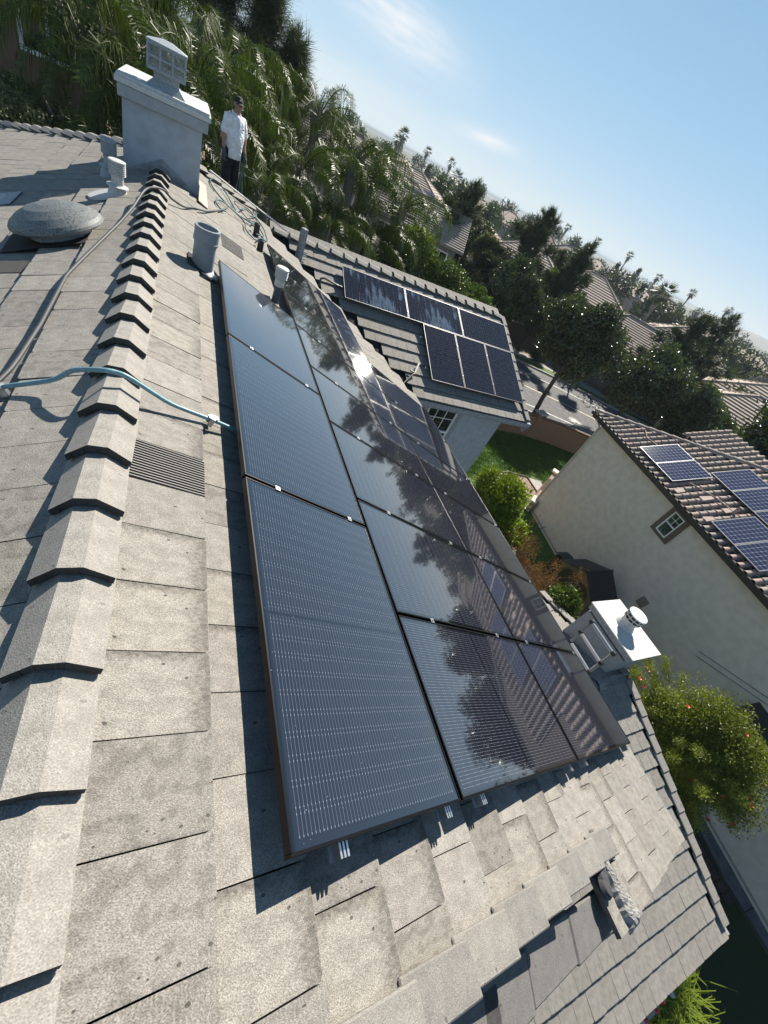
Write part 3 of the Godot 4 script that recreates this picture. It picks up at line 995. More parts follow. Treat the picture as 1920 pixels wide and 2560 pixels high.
func vents() -> void:
	# big round attic vent: shallow dome on a collar
	var nl := Basis(Vector3(0, 0, -1), NL, VL)
	var at := lp(5.0, 0.74, 0.0)
	var o := thing("attic_vent", "large grey domed attic vent flecked with moss on the left slope", "roof vent", at)
	var tf := Transform3D(Basis(Vector3(0, 0, 1), 0.37), at)
	var st := S()
	lathe(st, [Vector2(0.0, 0.265), Vector2(0.10, 0.258), Vector2(0.20, 0.235), Vector2(0.29, 0.195), Vector2(0.355, 0.15), Vector2(0.375, 0.125), Vector2(0.38, 0.105), Vector2(0.368, 0.10)], 48, tf)
	var dome := mat(Color(0.17, 0.185, 0.185), 0.6, noise_tex(0.03, 0.0, 1.0, 512, 4, 61), 3.0)
	var dg := Gradient.new()
	dg.offsets = PackedFloat32Array([0.0, 0.27, 0.34, 1.0])
	dg.colors = PackedColorArray([gray(0.3), gray(0.4), gray(0.9), gray(1.05)])
	(dome.albedo_texture as NoiseTexture2D).color_ramp = dg
	part("dome", st, dome, o)
	st = S()
	lathe(st, [Vector2(0.368, 0.10), Vector2(0.33, 0.075), Vector2(0.25, 0.07), Vector2(0.245, 0.0), Vector2(0.27, -0.03)], 40, tf)
	for k in 9:
		var a := TAU * k / 9
		box(st, tf * Vector3(0.25 * cos(a), 0.04, 0.25 * sin(a)), Vector3(0.03, 0.09, 0.012), tf.basis * Basis(Vector3.UP, PI / 2 - a))
	part("collar", st, M.paint_vent, o)
	st = S()
	slab(st, [lp(5.34, 0.5, 0.02), lp(4.66, 0.5, 0.02), lp(4.62, 1.16, 0.02), lp(5.3, 1.2, 0.02)], NL * 0.004)
	part("flashing", st, M.felt, o)
	# louvred pipe vents
	var louvred := func(label: String, p: Vector3, r: float, h: float, m: Material, flash: bool) -> void:
		var v := thing("pipe_vent", label, "roof vent", p, "louvred pipe vents")
		var s2 := S()
		var q := Transform3D(Basis(), p)
		lathe(s2, [Vector2(r * 1.35, -0.06), Vector2(r * 1.15, 0.03), Vector2(r * 0.75, 0.10), Vector2(r * 0.75, h * 0.62)], 20, q)
		part("pipe", s2, m, v)
		s2 = S()
		lathe(s2, [Vector2(r * 0.75, 0.105), Vector2(r * 1.3, 0.092), Vector2(r * 1.32, 0.08), Vector2(r * 0.78, 0.075)], 20, q)
		part("storm_collar", s2, m, v)
		s2 = S()
		var prof := [Vector2(r * 0.75, h * 0.55)]
		for k in 6:
			var y := h * (0.6 + 0.055 * k)
			prof.append(Vector2(r * 1.03, y))
			prof.append(Vector2(r * 1.03, y + h * 0.022))
			prof.append(Vector2(r * 0.9, y + h * 0.03))
			prof.append(Vector2(r * 0.9, y + h * 0.05))
		lathe(s2, prof, 24, q, false)
		lathe(s2, [Vector2(r * 0.9, h * 0.92), Vector2(r * 1.04, h * 0.93), Vector2(r * 1.04, h * 0.985), Vector2(r * 0.9, h), Vector2(0.0, h * 1.015)], 24, q)
		part("louvre_cap", s2, m, v)
		if flash:
			s2 = S()
			lathe(s2, [Vector2(0.0, 0.027), Vector2(0.20, 0.025), Vector2(0.205, 0.0)], 28, Transform3D(nl if nl.determinant() > 0 else Basis(Vector3(0, 0, 1), NL, VL), lp(6.42, 0.53, 0.0)), true, Vector2(1.0, 1.0))
			part("flashing", s2, M.paint_pale, v)
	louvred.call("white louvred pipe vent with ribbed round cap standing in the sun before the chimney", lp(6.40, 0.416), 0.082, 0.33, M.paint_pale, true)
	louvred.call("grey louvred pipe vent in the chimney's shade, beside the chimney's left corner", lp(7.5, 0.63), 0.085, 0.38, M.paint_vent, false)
	# low slant-back vent at the left edge of the picture
	o = thing("slant_vent", "low pale metal slant vent at the left edge of the left slope", "roof vent", lp(6.55, 1.72))
	st = S()
	var sb := Basis(Vector3(0, 0, -1), NL, VL)
	slab(st, [lp(6.75, 1.62, 0.02), lp(6.75, 2.0, 0.02), lp(6.75, 2.0, 0.11)], Vector3(0, 0, 0.34))
	part("hood", st, M.paint_pale, o)
	st = S()
	slab(st, [lp(6.85, 1.5, 0.021), lp(6.3, 1.5, 0.021), lp(6.3, 2.1, 0.021), lp(6.85, 2.1, 0.021)], NL * 0.003)
	part("flashing", st, M.paint_vent, o)
	# oval flue beside the array
	at = rp(4.97, -0.13)
	o = thing("oval_flue", "tall blue grey oval flue pipe with open collar beside the upper solar row", "flue pipe", at)
	var ft := Transform3D(Basis(Vector3.RIGHT, 0.0) * Basis(Vector3(0, 0, 1), -0.06), at)
	st = S()
	lathe(st, [Vector2(0.105, -0.05), Vector2(0.105, 0.33)], 28, ft, true, Vector2(1.0, 1.0))
	var flue := mat(Color(0.20, 0.235, 0.265), 0.55, M.faint, 3.0)
	part("pipe", st, flue, o)
	st = S()
	lathe(st, [Vector2(0.106, 0.26), Vector2(0.118, 0.265), Vector2(0.12, 0.285), Vector2(0.116, 0.29), Vector2(0.116, 0.375), Vector2(0.121, 0.38), Vector2(0.121, 0.40), Vector2(0.098, 0.402), Vector2(0.094, 0.2), Vector2(0.0, 0.18)], 28, ft, true)
	part("collar", st, flue, o)
	st = S()
	lathe(st, [Vector2(0.105, 0.02), Vector2(0.155, 0.0), Vector2(0.16, -0.02), Vector2(0.12, -0.09), Vector2(0.15, -0.14)], 28, ft)
	part("storm_collar", st, flue, o)
	st = S()
	lathe(st, [Vector2(0.0, 0.03), Vector2(0.025, 0.025), Vector2(0.035, 0.0), Vector2(0.025, -0.025), Vector2(0.0, -0.03)], 10, Transform3D(Basis(), at + Vector3(0.125, -0.02, 0.08)))
	lathe(st, [Vector2(0.012, -0.1), Vector2(0.012, 0.0)], 8, Transform3D(Basis(), at + Vector3(0.135, -0.03, 0.085)))
	part("sealant", st, M.white_metal, o)
	st = S()
	slab(st, [rp(5.12, -0.29, 0.022), rp(4.80, -0.29, 0.022), rp(4.80, 0.0, 0.022), rp(5.12, 0.0, 0.022)], NR * 0.003)
	part("flashing", st, M.felt, o)
	# capped vent pipe in the gap between the upper and middle rows
	at = Vector3(0.78, -0.55, -5.86)
	o = thing("pipe_vent", "white louvred cap on a dark vent pipe, between the upper and middle solar rows", "roof vent", at)
	var vt := Transform3D(Basis(Vector3(0, 0, 1), -0.05), at)
	st = S()
	lathe(st, [Vector2(0.07, -0.08), Vector2(0.06, 0.02), Vector2(0.047, 0.06), Vector2(0.047, 0.26)], 20, vt)
	part("pipe", st, mat(Color(0.06, 0.075, 0.10), 0.55), o)
	st = S()
	var pr := [Vector2(0.047, 0.255), Vector2(0.06, 0.262), Vector2(0.062, 0.345), Vector2(0.05, 0.35)]
	for k in 5:
		pr += [Vector2(0.083, 0.365 + k * 0.02), Vector2(0.083, 0.373 + k * 0.02), Vector2(0.072, 0.377 + k * 0.02), Vector2(0.072, 0.383 + k * 0.02)]
	pr += [Vector2(0.083, 0.466), Vector2(0.083, 0.485), Vector2(0.07, 0.495), Vector2(0.0, 0.498)]
	lathe(st, pr, 22, vt, false)
	part("louvre_cap", st, M.white_metal, o)
	# two black stub pipes
	for q in [[0.80, -8.72, 0.24, "black stub pipe at the coiled hose, the farther of two"], [0.79, -7.92, 0.20, "black stub pipe at the far corner of the middle solar row, the nearer of two"]]:
		var b := Vector3(q[0], -0.14 / CT - q[0] * SN / CT - 0.04, q[1])
		o = thing("stub_pipe", q[3], "pipe", b, "black stub pipes")
		st = S()
		lathe(st, [Vector2(0.085, 0.0), Vector2(0.07, 0.03), Vector2(0.05, 0.035), Vector2(0.05, q[2]), Vector2(0.04, q[2] + 0.003), Vector2(0.04, 0.05)], 18, Transform3D(Basis(), b))
		part("pipe", st, M.black_plastic, o)

func lines_and_tools() -> void:
	# pale blue conduit across the ridge
	var o := thing("conduit", "pale blue conduit pipe bent over the ridge tiles and running under the array", "conduit", lp(2.26, 0.3))
	var pts := [lp(2.31, 0.85, 0.05), lp(2.27, 0.40, 0.05), lp(2.252, 0.26, 0.062), lp(2.235, 0.15, 0.10), Vector3(-0.715, 0.244, -2.165), Vector3(-0.645, 0.243, -2.17), Vector3(-0.575, 0.213, -2.175), rp(2.195, -0.42, 0.062), rp(2.215, -0.30, 0.055), rp(2.25, -0.12, 0.055), rp(2.31, 0.3, 0.05)]
	var curve := Curve3D.new()
	for i in pts.size():
		var d: Vector3 = (pts[mini(i + 1, pts.size() - 1)] - pts[maxi(i - 1, 0)]) / 6.0
		curve.add_point(pts[i], -d, d)
	var st := S()
	tube(st, Array(curve.tessellate(4, 2.0)), 0.0125, 12)
	part("pipe", st, M.conduit, o)
	st = S()
	tube(st, [lp(2.29, 0.57, 0.05), lp(2.285, 0.52, 0.05)], 0.021, 12)
	box(st, lp(2.285, 0.545, 0.02), Vector3(0.05, 0.05, 0.03), Basis(Vector3(0, 0, 1), 0.4))
	part("coupling", st, M.alu, o)
	st = S()
	bar(st, rp(2.26, -0.105, 0.075), rp(2.24, -0.165, 0.072), 0.032, 0.006, NR)
	for s in [-0.022, 0.022]: box(st, rp(2.25 + s, -0.135, 0.045), Vector3(0.03, 0.06, 0.006), Basis(VR, NR, Vector3(0, 0, 1)))
	box(st, rp(2.28, -0.135, 0.024), Vector3(0.045, 0.008, 0.05), Basis(VR, NR, Vector3(0, 0, 1)))
	part("strap", st, M.alu_dull, o)
	# dark hose from the left over the ridge to the coil
	var hose := func(label: String, cat: String, path: Array, r: float, m: Material, group := "") -> MeshInstance3D:
		var c := Curve3D.new()
		for i in path.size():
			var d: Vector3 = (path[mini(i + 1, path.size() - 1)] - path[maxi(i - 1, 0)]) / 6.0
			c.add_point(path[i], -d, d)
		var s2 := S()
		tube(s2, Array(c.tessellate(4, 3.0)), r, 8)
		return solo("hose", s2, m, label, cat, group)
	hose.call("dark grey hose lying up the left slope and over the ridge below the chimney", "hose", [lp(1.9, 0.74, 0.035), lp(2.388, 0.575, 0.035), lp(2.612, 0.535, 0.035), lp(3.029, 0.507, 0.037), lp(3.383, 0.50, 0.04), lp(3.808, 0.50, 0.037), lp(4.118, 0.455, 0.035), lp(4.653, 0.351, 0.033), lp(5.15, 0.25, 0.033), lp(5.6, 0.165, 0.045), Vector3(-0.76, 0.195, -6.03), Vector3(-0.67, 0.225, -6.18), Vector3(-0.58, 0.20, -6.32), rp(6.42, -0.50, 0.05), rp(6.6, -0.35, 0.035), rp(6.93, -0.23, 0.033), rp(7.325, -0.038, 0.033), rp(7.97, 0.164, 0.033), rp(8.32, 0.265, 0.033), rp(8.7, 0.36, 0.05)], 0.0125, M.hose_dark)
	var loops := [[rp(8.3, 0.3, 0.04), rp(8.2, 0.19, 0.04), rp(8.45, 0.14, 0.04), rp(8.8, 0.3, 0.05), rp(8.75, 0.66, 0.05), rp(8.3, 0.68, 0.04), rp(8.2, 0.85, 0.04), rp(8.55, 0.98, 0.05), rp(8.85, 1.16, 0.045), rp(9.2, 1.2, 0.04), rp(9.75, 1.2, 0.04), rp(10.1, 1.05, 0.04), rp(9.9, 0.8, 0.05), rp(9.4, 0.66, 0.06)],
		[rp(8.9, 0.55, 0.05), rp(9.6, 0.42, 0.05), rp(10.0, 0.3, 0.05), rp(10.05, 0.16, 0.04), rp(9.6, 0.08, 0.04), rp(9.2, 0.14, 0.04), rp(8.9, 0.32, 0.05), rp(8.85, 0.6, 0.06), rp(9.1, 0.85, 0.06), rp(9.5, 1.0, 0.05), rp(9.0, 1.1, 0.05), rp(8.6, 0.9, 0.05)],
		[rp(8.75, 1.1, 0.05), rp(9.0, 0.8, 0.07), rp(9.3, 0.6, 0.07), rp(9.7, 0.55, 0.05), rp(10.0, 0.75, 0.05), rp(10.2, 0.92, 0.05), rp(9.8, 1.05, 0.05), rp(9.3, 0.9, 0.07), rp(8.9, 0.7, 0.07)]]
	hose.call("teal hose lying in wide loops before the man, outermost of the heap", "hose", loops[0], 0.0115, M.hose_teal, "hoses heaped on the roof")
	hose.call("teal hose loop reaching up to the chimney's orange flashing", "hose", loops[1], 0.0115, M.hose_teal, "hoses heaped on the roof")
	hose.call("thin black cable tangled in the middle of the hose heap", "cable", loops[2], 0.008, M.black_plastic, "hoses heaped on the roof")
	hose.call("teal hose hanging from the man's gloved hand down to the roof", "hose", [Vector3(0.735, 0.0, -11.63), Vector3(0.74, -0.3, -11.62), Vector3(0.80, -0.62, -11.5), Vector3(0.95, -0.66, -11.2), rp(10.75, 1.1, 0.05), rp(10.3, 1.1, 0.04), rp(9.7, 0.9, 0.05)], 0.0125, M.hose_teal)
	hose.call("second teal hose hanging straight from the man's hand over the hip", "hose", [Vector3(0.70, 0.0, -11.64), Vector3(0.70, -0.4, -11.64), Vector3(0.71, -0.8, -11.6), Vector3(0.8, -0.95, -11.5)], 0.0125, M.hose_teal)
	# washing pole along the hip
	o = thing("washing_pole", "long white telescopic pole with twisted bristle end lying along the hip", "pole", Vector3(0.7, -0.35, -10.4))
	st = S()
	var pa := Vector3(0.02, -0.02, -9.85)
	var pb := Vector3(1.22, -0.55, -10.85)
	tube(st, [pa, pa.lerp(pb, 0.55)], 0.017, 10)
	tube(st, [pa.lerp(pb, 0.55), pb], 0.014, 10)
	part("tube", st, M.white_metal, o)
	st = S()
	var pc := Vector3(1.78, -0.74, -10.93)
	for k in 26:
		var f := k / 25.0
		var q := pb.lerp(pc, f)
		var a := f * 40.0
		tube(st, [q + Vector3(cos(a), sin(a), 0) * 0.03, q - Vector3(cos(a), sin(a), 0) * 0.03], 0.006, 5)
	tube(st, [pb, pc], 0.011, 8)
	part("bristles", st, mat(Color(0.5, 0.5, 0.5), 0.7), o)
	# weathered square post at the valley
	var base := Vector3(2.03, -1.16, -10.55)
	o = thing("square_post", "weathered grey square post standing at the valley beside the wing roof", "post", base)
	st = S()
	bevel(st, base + Vector3(0, 0.34, 0), Vector3(0.13, 0.70, 0.13), 0.012, Basis(Vector3.UP, 0.5))
	part("post", st, mat(Color(0.36, 0.37, 0.38), 0.85, noise_tex(0.012, 0.5, 1.15, 256, 5, 65), 6.0), o)
	st = S()
	lathe(st, [Vector2(0.11, 0.0), Vector2(0.1, 0.04), Vector2(0.08, 0.05)], 14, Transform3D(Basis(), base))
	for k in 3: lathe(st, [Vector2(0.014, -0.08), Vector2(0.014, 0.08), Vector2(0.0, 0.085)], 8, Transform3D(Basis(Vector3(0, 0, 1), PI / 2), base + Vector3(0.08, 0.1 + k * 0.07, 0.03)))
	part("bolt_base", st, M.alu_dull, o)
	# bent conduit feeding the wing panels
	o = thing("conduit", "black bent conduit stub leading to the left end of the wing panels", "conduit", wp(-0.62, 0.86))
	st = S()
	var bp := [wp(-0.62, 0.84, 0.0), wp(-0.62, 0.80, 0.16), wp(-0.60, 0.76, 0.21), wp(-0.52, 0.73, 0.225), wp(-0.1, 0.68, 0.10), wp(0.1, 0.66, 0.06)]
	tube(st, bp, 0.022, 10)
	part("pipe", st, mat(Color(0.045, 0.055, 0.06), 0.4), o)
	st = S()
	tube(st, [wp(-0.12, 0.68, 0.105), wp(-0.05, 0.675, 0.09)], 0.033, 10)
	part("coupling", st, M.black_plastic, o)
	# squeegee left on the tiles
	o = thing("squeegee", "black squeegee lying on the wing tiles near the gutter", "squeegee", wp(1.72, 2.61, 0.03))
	st = S()
	tube(st, [wp(1.36, 3.0, 0.06), wp(1.72, 2.6, 0.07)], 0.022, 8)
	part("handle", st, M.black_plastic, o)
	st = S()
	bar(st, wp(1.69, 2.66, 0.07), wp(1.89, 2.28, 0.07), 0.04, 0.03, NW)
	part("blade", st, M.black_plastic, o)
	st = S()
	bar(st, wp(1.60, 2.55, 0.06), wp(1.76, 2.62, 0.06), 0.03, 0.03, NW)
	part("grip", st, M.black_plastic, o)
	# telescopic ladder leaning on the eave
	o = thing("telescopic_ladder", "silver telescopic ladder top leaning on the eave before the white topped chimney", "ladder", Vector3(5.0, GY, -1.1))
	var foot := Vector3(6.4, GY, -1.1)
	var head := Vector3(4.62, -1.72, -1.12)
	var along := (foot - head).normalized()
	st = S()
	for s in [-0.22, 0.22]:
		for k in 8:
			tube(st, [head + along * (0.3 * k) + Vector3(0, 0, s), head + along * (0.3 * (k + 1)) + Vector3(0, 0, s)], 0.019 + 0.0025 * k, 10)
	part("stile", st, mat(Color(0.2, 0.2, 0.21), 0.35), o)
	for k in 8:
		st = S()
		bevel(st, head + along * (0.3 * k), Vector3(0.05, 0.035, 0.40), 0.006, Basis(Vector3(0, 0, 1), -0.3))
		var rg := part("rung", st, M.alu, o)
		st = S()
		for s in [-0.22, 0.22]: bevel(st, head + along * (0.3 * k) + Vector3(0, 0.002, s), Vector3(0.062, 0.062, 0.062), 0.016)
		part("end_cap", st, M.black_plastic, rg)
	# hinged ladder at the low eave
	o = thing("hinged_ladder", "grey folding ladder with red hinge discs leaning under the low eave", "ladder", Vector3(6.5, GY, 3.3))
	var rail := S()
	for x in [6.06, 6.86]:
		bar(rail, Vector3(x, -5.85, 3.0), Vector3(x, GY, 3.7), 0.09, 0.04)
		bevel(rail, Vector3(x + 0.05, -5.80, 2.98), Vector3(0.05, 0.08, 0.2), 0.015)
	part("stile", rail, mat(Color(0.42, 0.43, 0.41), 0.5), o)
	for x in [6.12, 6.80]:
		st = S()
		lathe(st, [Vector2(0.0, -0.03), Vector2(0.065, -0.03), Vector2(0.07, 0.0), Vector2(0.065, 0.03), Vector2(0.03, 0.035), Vector2(0.0, 0.02)], 20, Transform3D(Basis(Vector3(0, 0, 1), PI / 2), Vector3(x, -5.95, 3.05)))
		part("hinge", st, mat(Color(0.55, 0.04, 0.035), 0.35), o)
	for k in 7:
		st = S()
		bar(st, Vector3(6.08, -6.0 - 0.3 * k, 3.06 + 0.085 * k), Vector3(6.84, -6.0 - 0.3 * k, 3.06 + 0.085 * k), 0.05, 0.04)
		part("rung", st, M.alu, o)
	st = S()
	for x in [6.34, 6.62]: bevel(st, Vector3(x, -5.96, 3.12), Vector3(0.06, 0.06, 0.05), 0.012)
	part("lock", st, mat(Color(0.6, 0.06, 0.06), 0.35), o)
	st = S()
	slab(st, [Vector3(6.12, -6.03, 3.1), Vector3(6.8, -6.03, 3.1), Vector3(6.8, -6.12, 3.2), Vector3(6.12, -6.12, 3.2)], Vector3(0, -0.02, 0))
	part("work_shelf", st, mat(Color(0.16, 0.17, 0.15), 0.6), o)

# ---------------------------------------------------------------- the man on the roof
# Surface nets over the smooth union of tapered capsules [a, b, radius at a, radius at b] (flattened by squash around its own axis if given).
func flesh(st: SurfaceTool, caps: Array, cell: float, blend: float, hem := -INF) -> void:
	var lo := Vector3.INF
	var hi := -Vector3.INF
	for c in caps:
		var r := maxf(c[2], c[3]) + cell * 2
		for v in [c[0], c[1]]:
			lo = lo.min(v - Vector3.ONE * r)
			hi = hi.max(v + Vector3.ONE * r)
	var n := Vector3i(((hi - lo) / cell).ceil()) + Vector3i.ONE
	var f := PackedFloat32Array()
	f.resize(n.x * n.y * n.z)
	f.fill(1.0)
	var near := {}
	for c in caps:
		var a: Vector3 = c[0]
		var ab: Vector3 = c[1] - a
		var rr := maxf(c[2], c[3]) + blend * 2.0 + cell * 2
		var p0 := Vector3i(((a.min(c[1]) - Vector3.ONE * rr - lo) / cell).floor()).clamp(Vector3i.ZERO, n - Vector3i.ONE)
		var p1 := Vector3i(((a.max(c[1]) + Vector3.ONE * rr - lo) / cell).ceil()).clamp(Vector3i.ZERO, n - Vector3i.ONE)
		var ll := maxf(ab.length_squared(), 1e-8)
		var sq: Vector3 = c[4] if c.size() > 4 else Vector3.ONE
		for z in range(p0.z, p1.z + 1):
			for y in range(p0.y, p1.y + 1):
				for x in range(p0.x, p1.x + 1):
					var p := lo + Vector3(x, y, z) * cell - a
					var h := clampf(p.dot(ab) / ll, 0, 1)
					var d := ((p - ab * h) * sq).length() - lerpf(c[2], c[3], h)
					var i := x + n.x * (y + n.y * z)
					var e := f[i]
					var k := maxf(blend - absf(d - e), 0.0) / blend
					f[i] = minf(d, e) - k * k * blend * 0.25
	if hem > -INF:   # cut off level below the hem
		for z in n.z:
			for y in n.y:
				for x in n.x:
					var i := x + n.x * (y + n.y * z)
					f[i] = maxf(f[i], hem - (lo.y + y * cell))
	var at := {}
	var vs := []
	var corner := [0, 1, n.x, n.x + 1, n.x * n.y, n.x * n.y + 1, n.x * n.y + n.x, n.x * n.y + n.x + 1]
	var offs := []
	for k in 8: offs.append(Vector3(k & 1, (k >> 1) & 1, k >> 2))
	for z in n.z - 1:
		for y in n.y - 1:
			for x in n.x - 1:
				var i := x + n.x * (y + n.y * z)
				var s := 0
				for k in 8: if f[i + corner[k]] < 0: s += 1
				if s == 0 or s == 8: continue
				var sum := Vector3.ZERO
				var m := 0
				for e in [[0, 1], [2, 3], [4, 5], [6, 7], [0, 2], [1, 3], [4, 6], [5, 7], [0, 4], [1, 5], [2, 6], [3, 7]]:
					var a: float = f[i + corner[e[0]]]
					var b: float = f[i + corner[e[1]]]
					if (a < 0) != (b < 0):
						sum += offs[e[0]].lerp(offs[e[1]], a / (a - b))
						m += 1
				at[i] = vs.size()
				vs.append(lo + (Vector3(x, y, z) + sum / m) * cell)
	st.set_smooth_group(1)
	for i in at:
		for ax in 3:
			var step: int = [1, n.x, n.x * n.y][ax]
			var u: int = [n.x, n.x * n.y, 1][ax]
			var w: int = [n.x * n.y, 1, n.x][ax]
			if (f[i] < 0) == (f[i + step] < 0): continue
			if not (at.has(i - u) and at.has(i - w) and at.has(i - u - w)): continue
			var q := [vs[at[i]], vs[at[i - u]], vs[at[i - u - w]], vs[at[i - w]]]
			if f[i] < 0: q.reverse()
			quad(st, q[0], q[1], q[2], q[3])
	st.set_smooth_group(-1)

func man() -> void:
	# local frame: +z is where the chest faces, y up, +x the man's left hand
	var foot := Vector3(0.50, -0.74, -11.78)
	var o := thing("person", "man in black cap, white polo shirt and black trousers standing behind the hip holding hoses", "person", foot)
	var turn := Basis(Vector3.UP, 0.62)
	var tf := func(v: Vector3) -> Vector3: return foot + turn * v
	var caps := func(list: Array) -> Array:
		var out := []
		for c in list:
			var q := [tf.call(c[0]), tf.call(c[1]), c[2], c[3]]
			out.append(q)
		return out
	var hipL := Vector3(0.095, 0.90, 0.0)
	var hipR := Vector3(-0.095, 0.90, 0.0)
	var kneeL := Vector3(0.11, 0.48, 0.02)
	var kneeR := Vector3(-0.115, 0.48, 0.0)
	var ankL := Vector3(0.12, 0.08, -0.02)
	var ankR := Vector3(-0.13, 0.08, -0.03)
	var shL := Vector3(0.185, 1.40, -0.01)
	var shR := Vector3(-0.185, 1.40, -0.01)
	var elL := Vector3(0.245, 1.11, 0.02)
	var elR := Vector3(-0.25, 1.11, -0.02)
	var wrL := Vector3(0.225, 0.87, 0.12)
	var wrR := Vector3(-0.255, 0.855, 0.06)
	var st := S()
	# the whole body, one surface: trunk, neck, legs, arms
	flesh(st, caps.call([[Vector3(0, 0.95, 0), Vector3(0, 1.16, 0.02), 0.125, 0.125], [Vector3(-0.05, 1.18, 0.01), Vector3(-0.07, 1.34, -0.01), 0.10, 0.085], [Vector3(0.05, 1.18, 0.01), Vector3(0.07, 1.34, -0.01), 0.10, 0.085],
		[Vector3(0, 1.42, -0.01), Vector3(0, 1.55, 0.01), 0.06, 0.055], [hipL, kneeL, 0.085, 0.058], [hipR, kneeR, 0.085, 0.058], [kneeL, ankL, 0.055, 0.038], [kneeR, ankR, 0.055, 0.038],
		[shL, elL, 0.055, 0.042], [shR, elR, 0.055, 0.042], [elL, wrL, 0.041, 0.029], [elR, wrR, 0.041, 0.029]]), 0.018, 0.05)
	# head: skull, jaw, nose, brow, ears, mouth
	var hc := Vector3(0.0, 1.64, 0.03)
	var hd := Basis(Vector3.UP, -0.30) * Basis(Vector3.RIGHT, -0.02)
	var hv := func(x: float, y: float, z: float) -> Vector3: return hc + hd * Vector3(x, y, z)
	flesh(st, caps.call([[hv.call(0, 0.03, -0.02), hv.call(0, 0.02, 0.015), 0.083, 0.08], [hv.call(0, -0.03, 0.03), hv.call(0, -0.085, 0.05), 0.06, 0.036], [hv.call(-0.035, -0.02, 0.045), hv.call(0.035, -0.02, 0.045), 0.03, 0.03],
		[hv.call(0, 0.015, 0.09), hv.call(0, -0.022, 0.112), 0.009, 0.015], [hv.call(-0.035, 0.022, 0.078), hv.call(0.035, 0.022, 0.078), 0.012, 0.012], [hv.call(-0.022, -0.062, 0.082), hv.call(0.022, -0.062, 0.082), 0.011, 0.011],
		[hv.call(0.083, 0.005, -0.01), hv.call(0.085, -0.03, -0.005), 0.013, 0.009], [hv.call(-0.083, 0.005, -0.01), hv.call(-0.085, -0.03, -0.005), 0.013, 0.009], [hv.call(0, -0.06, -0.02), tf.call(Vector3.ZERO) * 0 + Vector3(0, 1.52, 0.0), 0.055, 0.056]]), 0.008, 0.018)
	var skin := mat(Color(0.30, 0.17, 0.115), 0.6)
	skin.subsurf_scatter_enabled = true
	skin.subsurf_scatter_strength = 0.1
	var body := part("body", st, skin, o)
	st = S()
	for x in [-0.034, 0.034]: flesh(st, caps.call([[hv.call(x - 0.008, 0.004, 0.082), hv.call(x + 0.008, 0.004, 0.082), 0.0075, 0.0075]]), 0.004, 0.004)
	part("eye", st, mat(Color(0.05, 0.035, 0.03), 0.2), body)
	st = S()
	for x in [-0.036, 0.036]:
		var ring := []
		for k in 17: ring.append(tf.call(hv.call(x + 0.026 * cos(TAU * k / 16), 0.004 + 0.018 * sin(TAU * k / 16), 0.103)))
		tube(st, ring, 0.002, 5)
		tube(st, [tf.call(hv.call(signf(x) * 0.062, 0.008, 0.10)), tf.call(hv.call(signf(x) * 0.088, 0.008, 0.0))], 0.002, 5)
	part("glasses", st, M.black_plastic, body)
	st = S()
	flesh(st, caps.call([[hv.call(-0.085, 0.0, -0.03), hv.call(0.085, 0.0, -0.03), 0.012, 0.012], [hv.call(-0.06, -0.02, -0.075), hv.call(0.06, -0.02, -0.075), 0.03, 0.03]]), 0.008, 0.015)
	part("hair", st, mat(Color(0.10, 0.095, 0.09), 0.8), body)
	# polo shirt: loose trunk to the hips, short sleeves, collar
	st = S()
	flesh(st, caps.call([[Vector3(-0.055, 0.70, 0.005), Vector3(-0.055, 1.14, 0.03), 0.125, 0.128], [Vector3(0.055, 0.70, 0.005), Vector3(0.055, 1.14, 0.03), 0.125, 0.128], [Vector3(0, 0.9, 0.02), Vector3(0, 1.1, 0.05), 0.13, 0.135],
		[Vector3(-0.07, 1.12, 0.02), Vector3(-0.085, 1.36, 0.0), 0.128, 0.108], [Vector3(0.07, 1.12, 0.02), Vector3(0.085, 1.36, 0.0), 0.128, 0.108], [Vector3(0, 1.2, 0.03), Vector3(0, 1.4, 0.01), 0.12, 0.10], [Vector3(-0.06, 1.425, -0.01), shR, 0.07, 0.072], [Vector3(0.06, 1.425, -0.01), shL, 0.07, 0.072],
		[shR, shR.lerp(elR, 0.7), 0.076, 0.08], [shL, shL.lerp(elL, 0.7), 0.076, 0.08]]), 0.016, 0.03, foot.y + 0.775)
	var cloth := mat(Color(0.74, 0.75, 0.78), 0.85, noise_tex(0.01, 0.88, 1.04, 256, 3, 71), 3.0, noise_tex(0.012, 0.0, 1.0, 256, 4, 72), 2.5)
	var shirt := part("polo_shirt", st, cloth, o)
	st = S()
	for sgn in [-1.0, 1.0]:
		slab(st, [tf.call(Vector3(sgn * 0.01, 1.41, 0.105)), tf.call(Vector3(sgn * 0.075, 1.435, 0.085)), tf.call(Vector3(sgn * 0.085, 1.51, 0.03)), tf.call(Vector3(sgn * 0.05, 1.505, 0.06))], turn * Vector3(0, 0.0, -0.012))
		slab(st, [tf.call(Vector3(sgn * 0.085, 1.47, 0.03)), tf.call(Vector3(sgn * 0.085, 1.52, 0.03)), tf.call(Vector3(sgn * 0.05, 1.525, -0.075)), tf.call(Vector3(sgn * 0.05, 1.47, -0.075))], turn * Vector3(sgn * 0.01, 0, 0))
	part("collar", st, cloth, shirt)
	st = S()
	bar(st, tf.call(Vector3(0.0, 1.40, 0.125)), tf.call(Vector3(0.0, 1.18, 0.222)), 0.022, 0.01, turn * Vector3(0, 0, 1))
	part("placket", st, cloth, shirt)
	st = S()
	box(st, tf.call(Vector3(0.10, 1.30, 0.135)), Vector3(0.035, 0.02, 0.012), turn)
	part("badge", st, M.hose_dark, shirt)
	# trousers and shoes
	st = S()
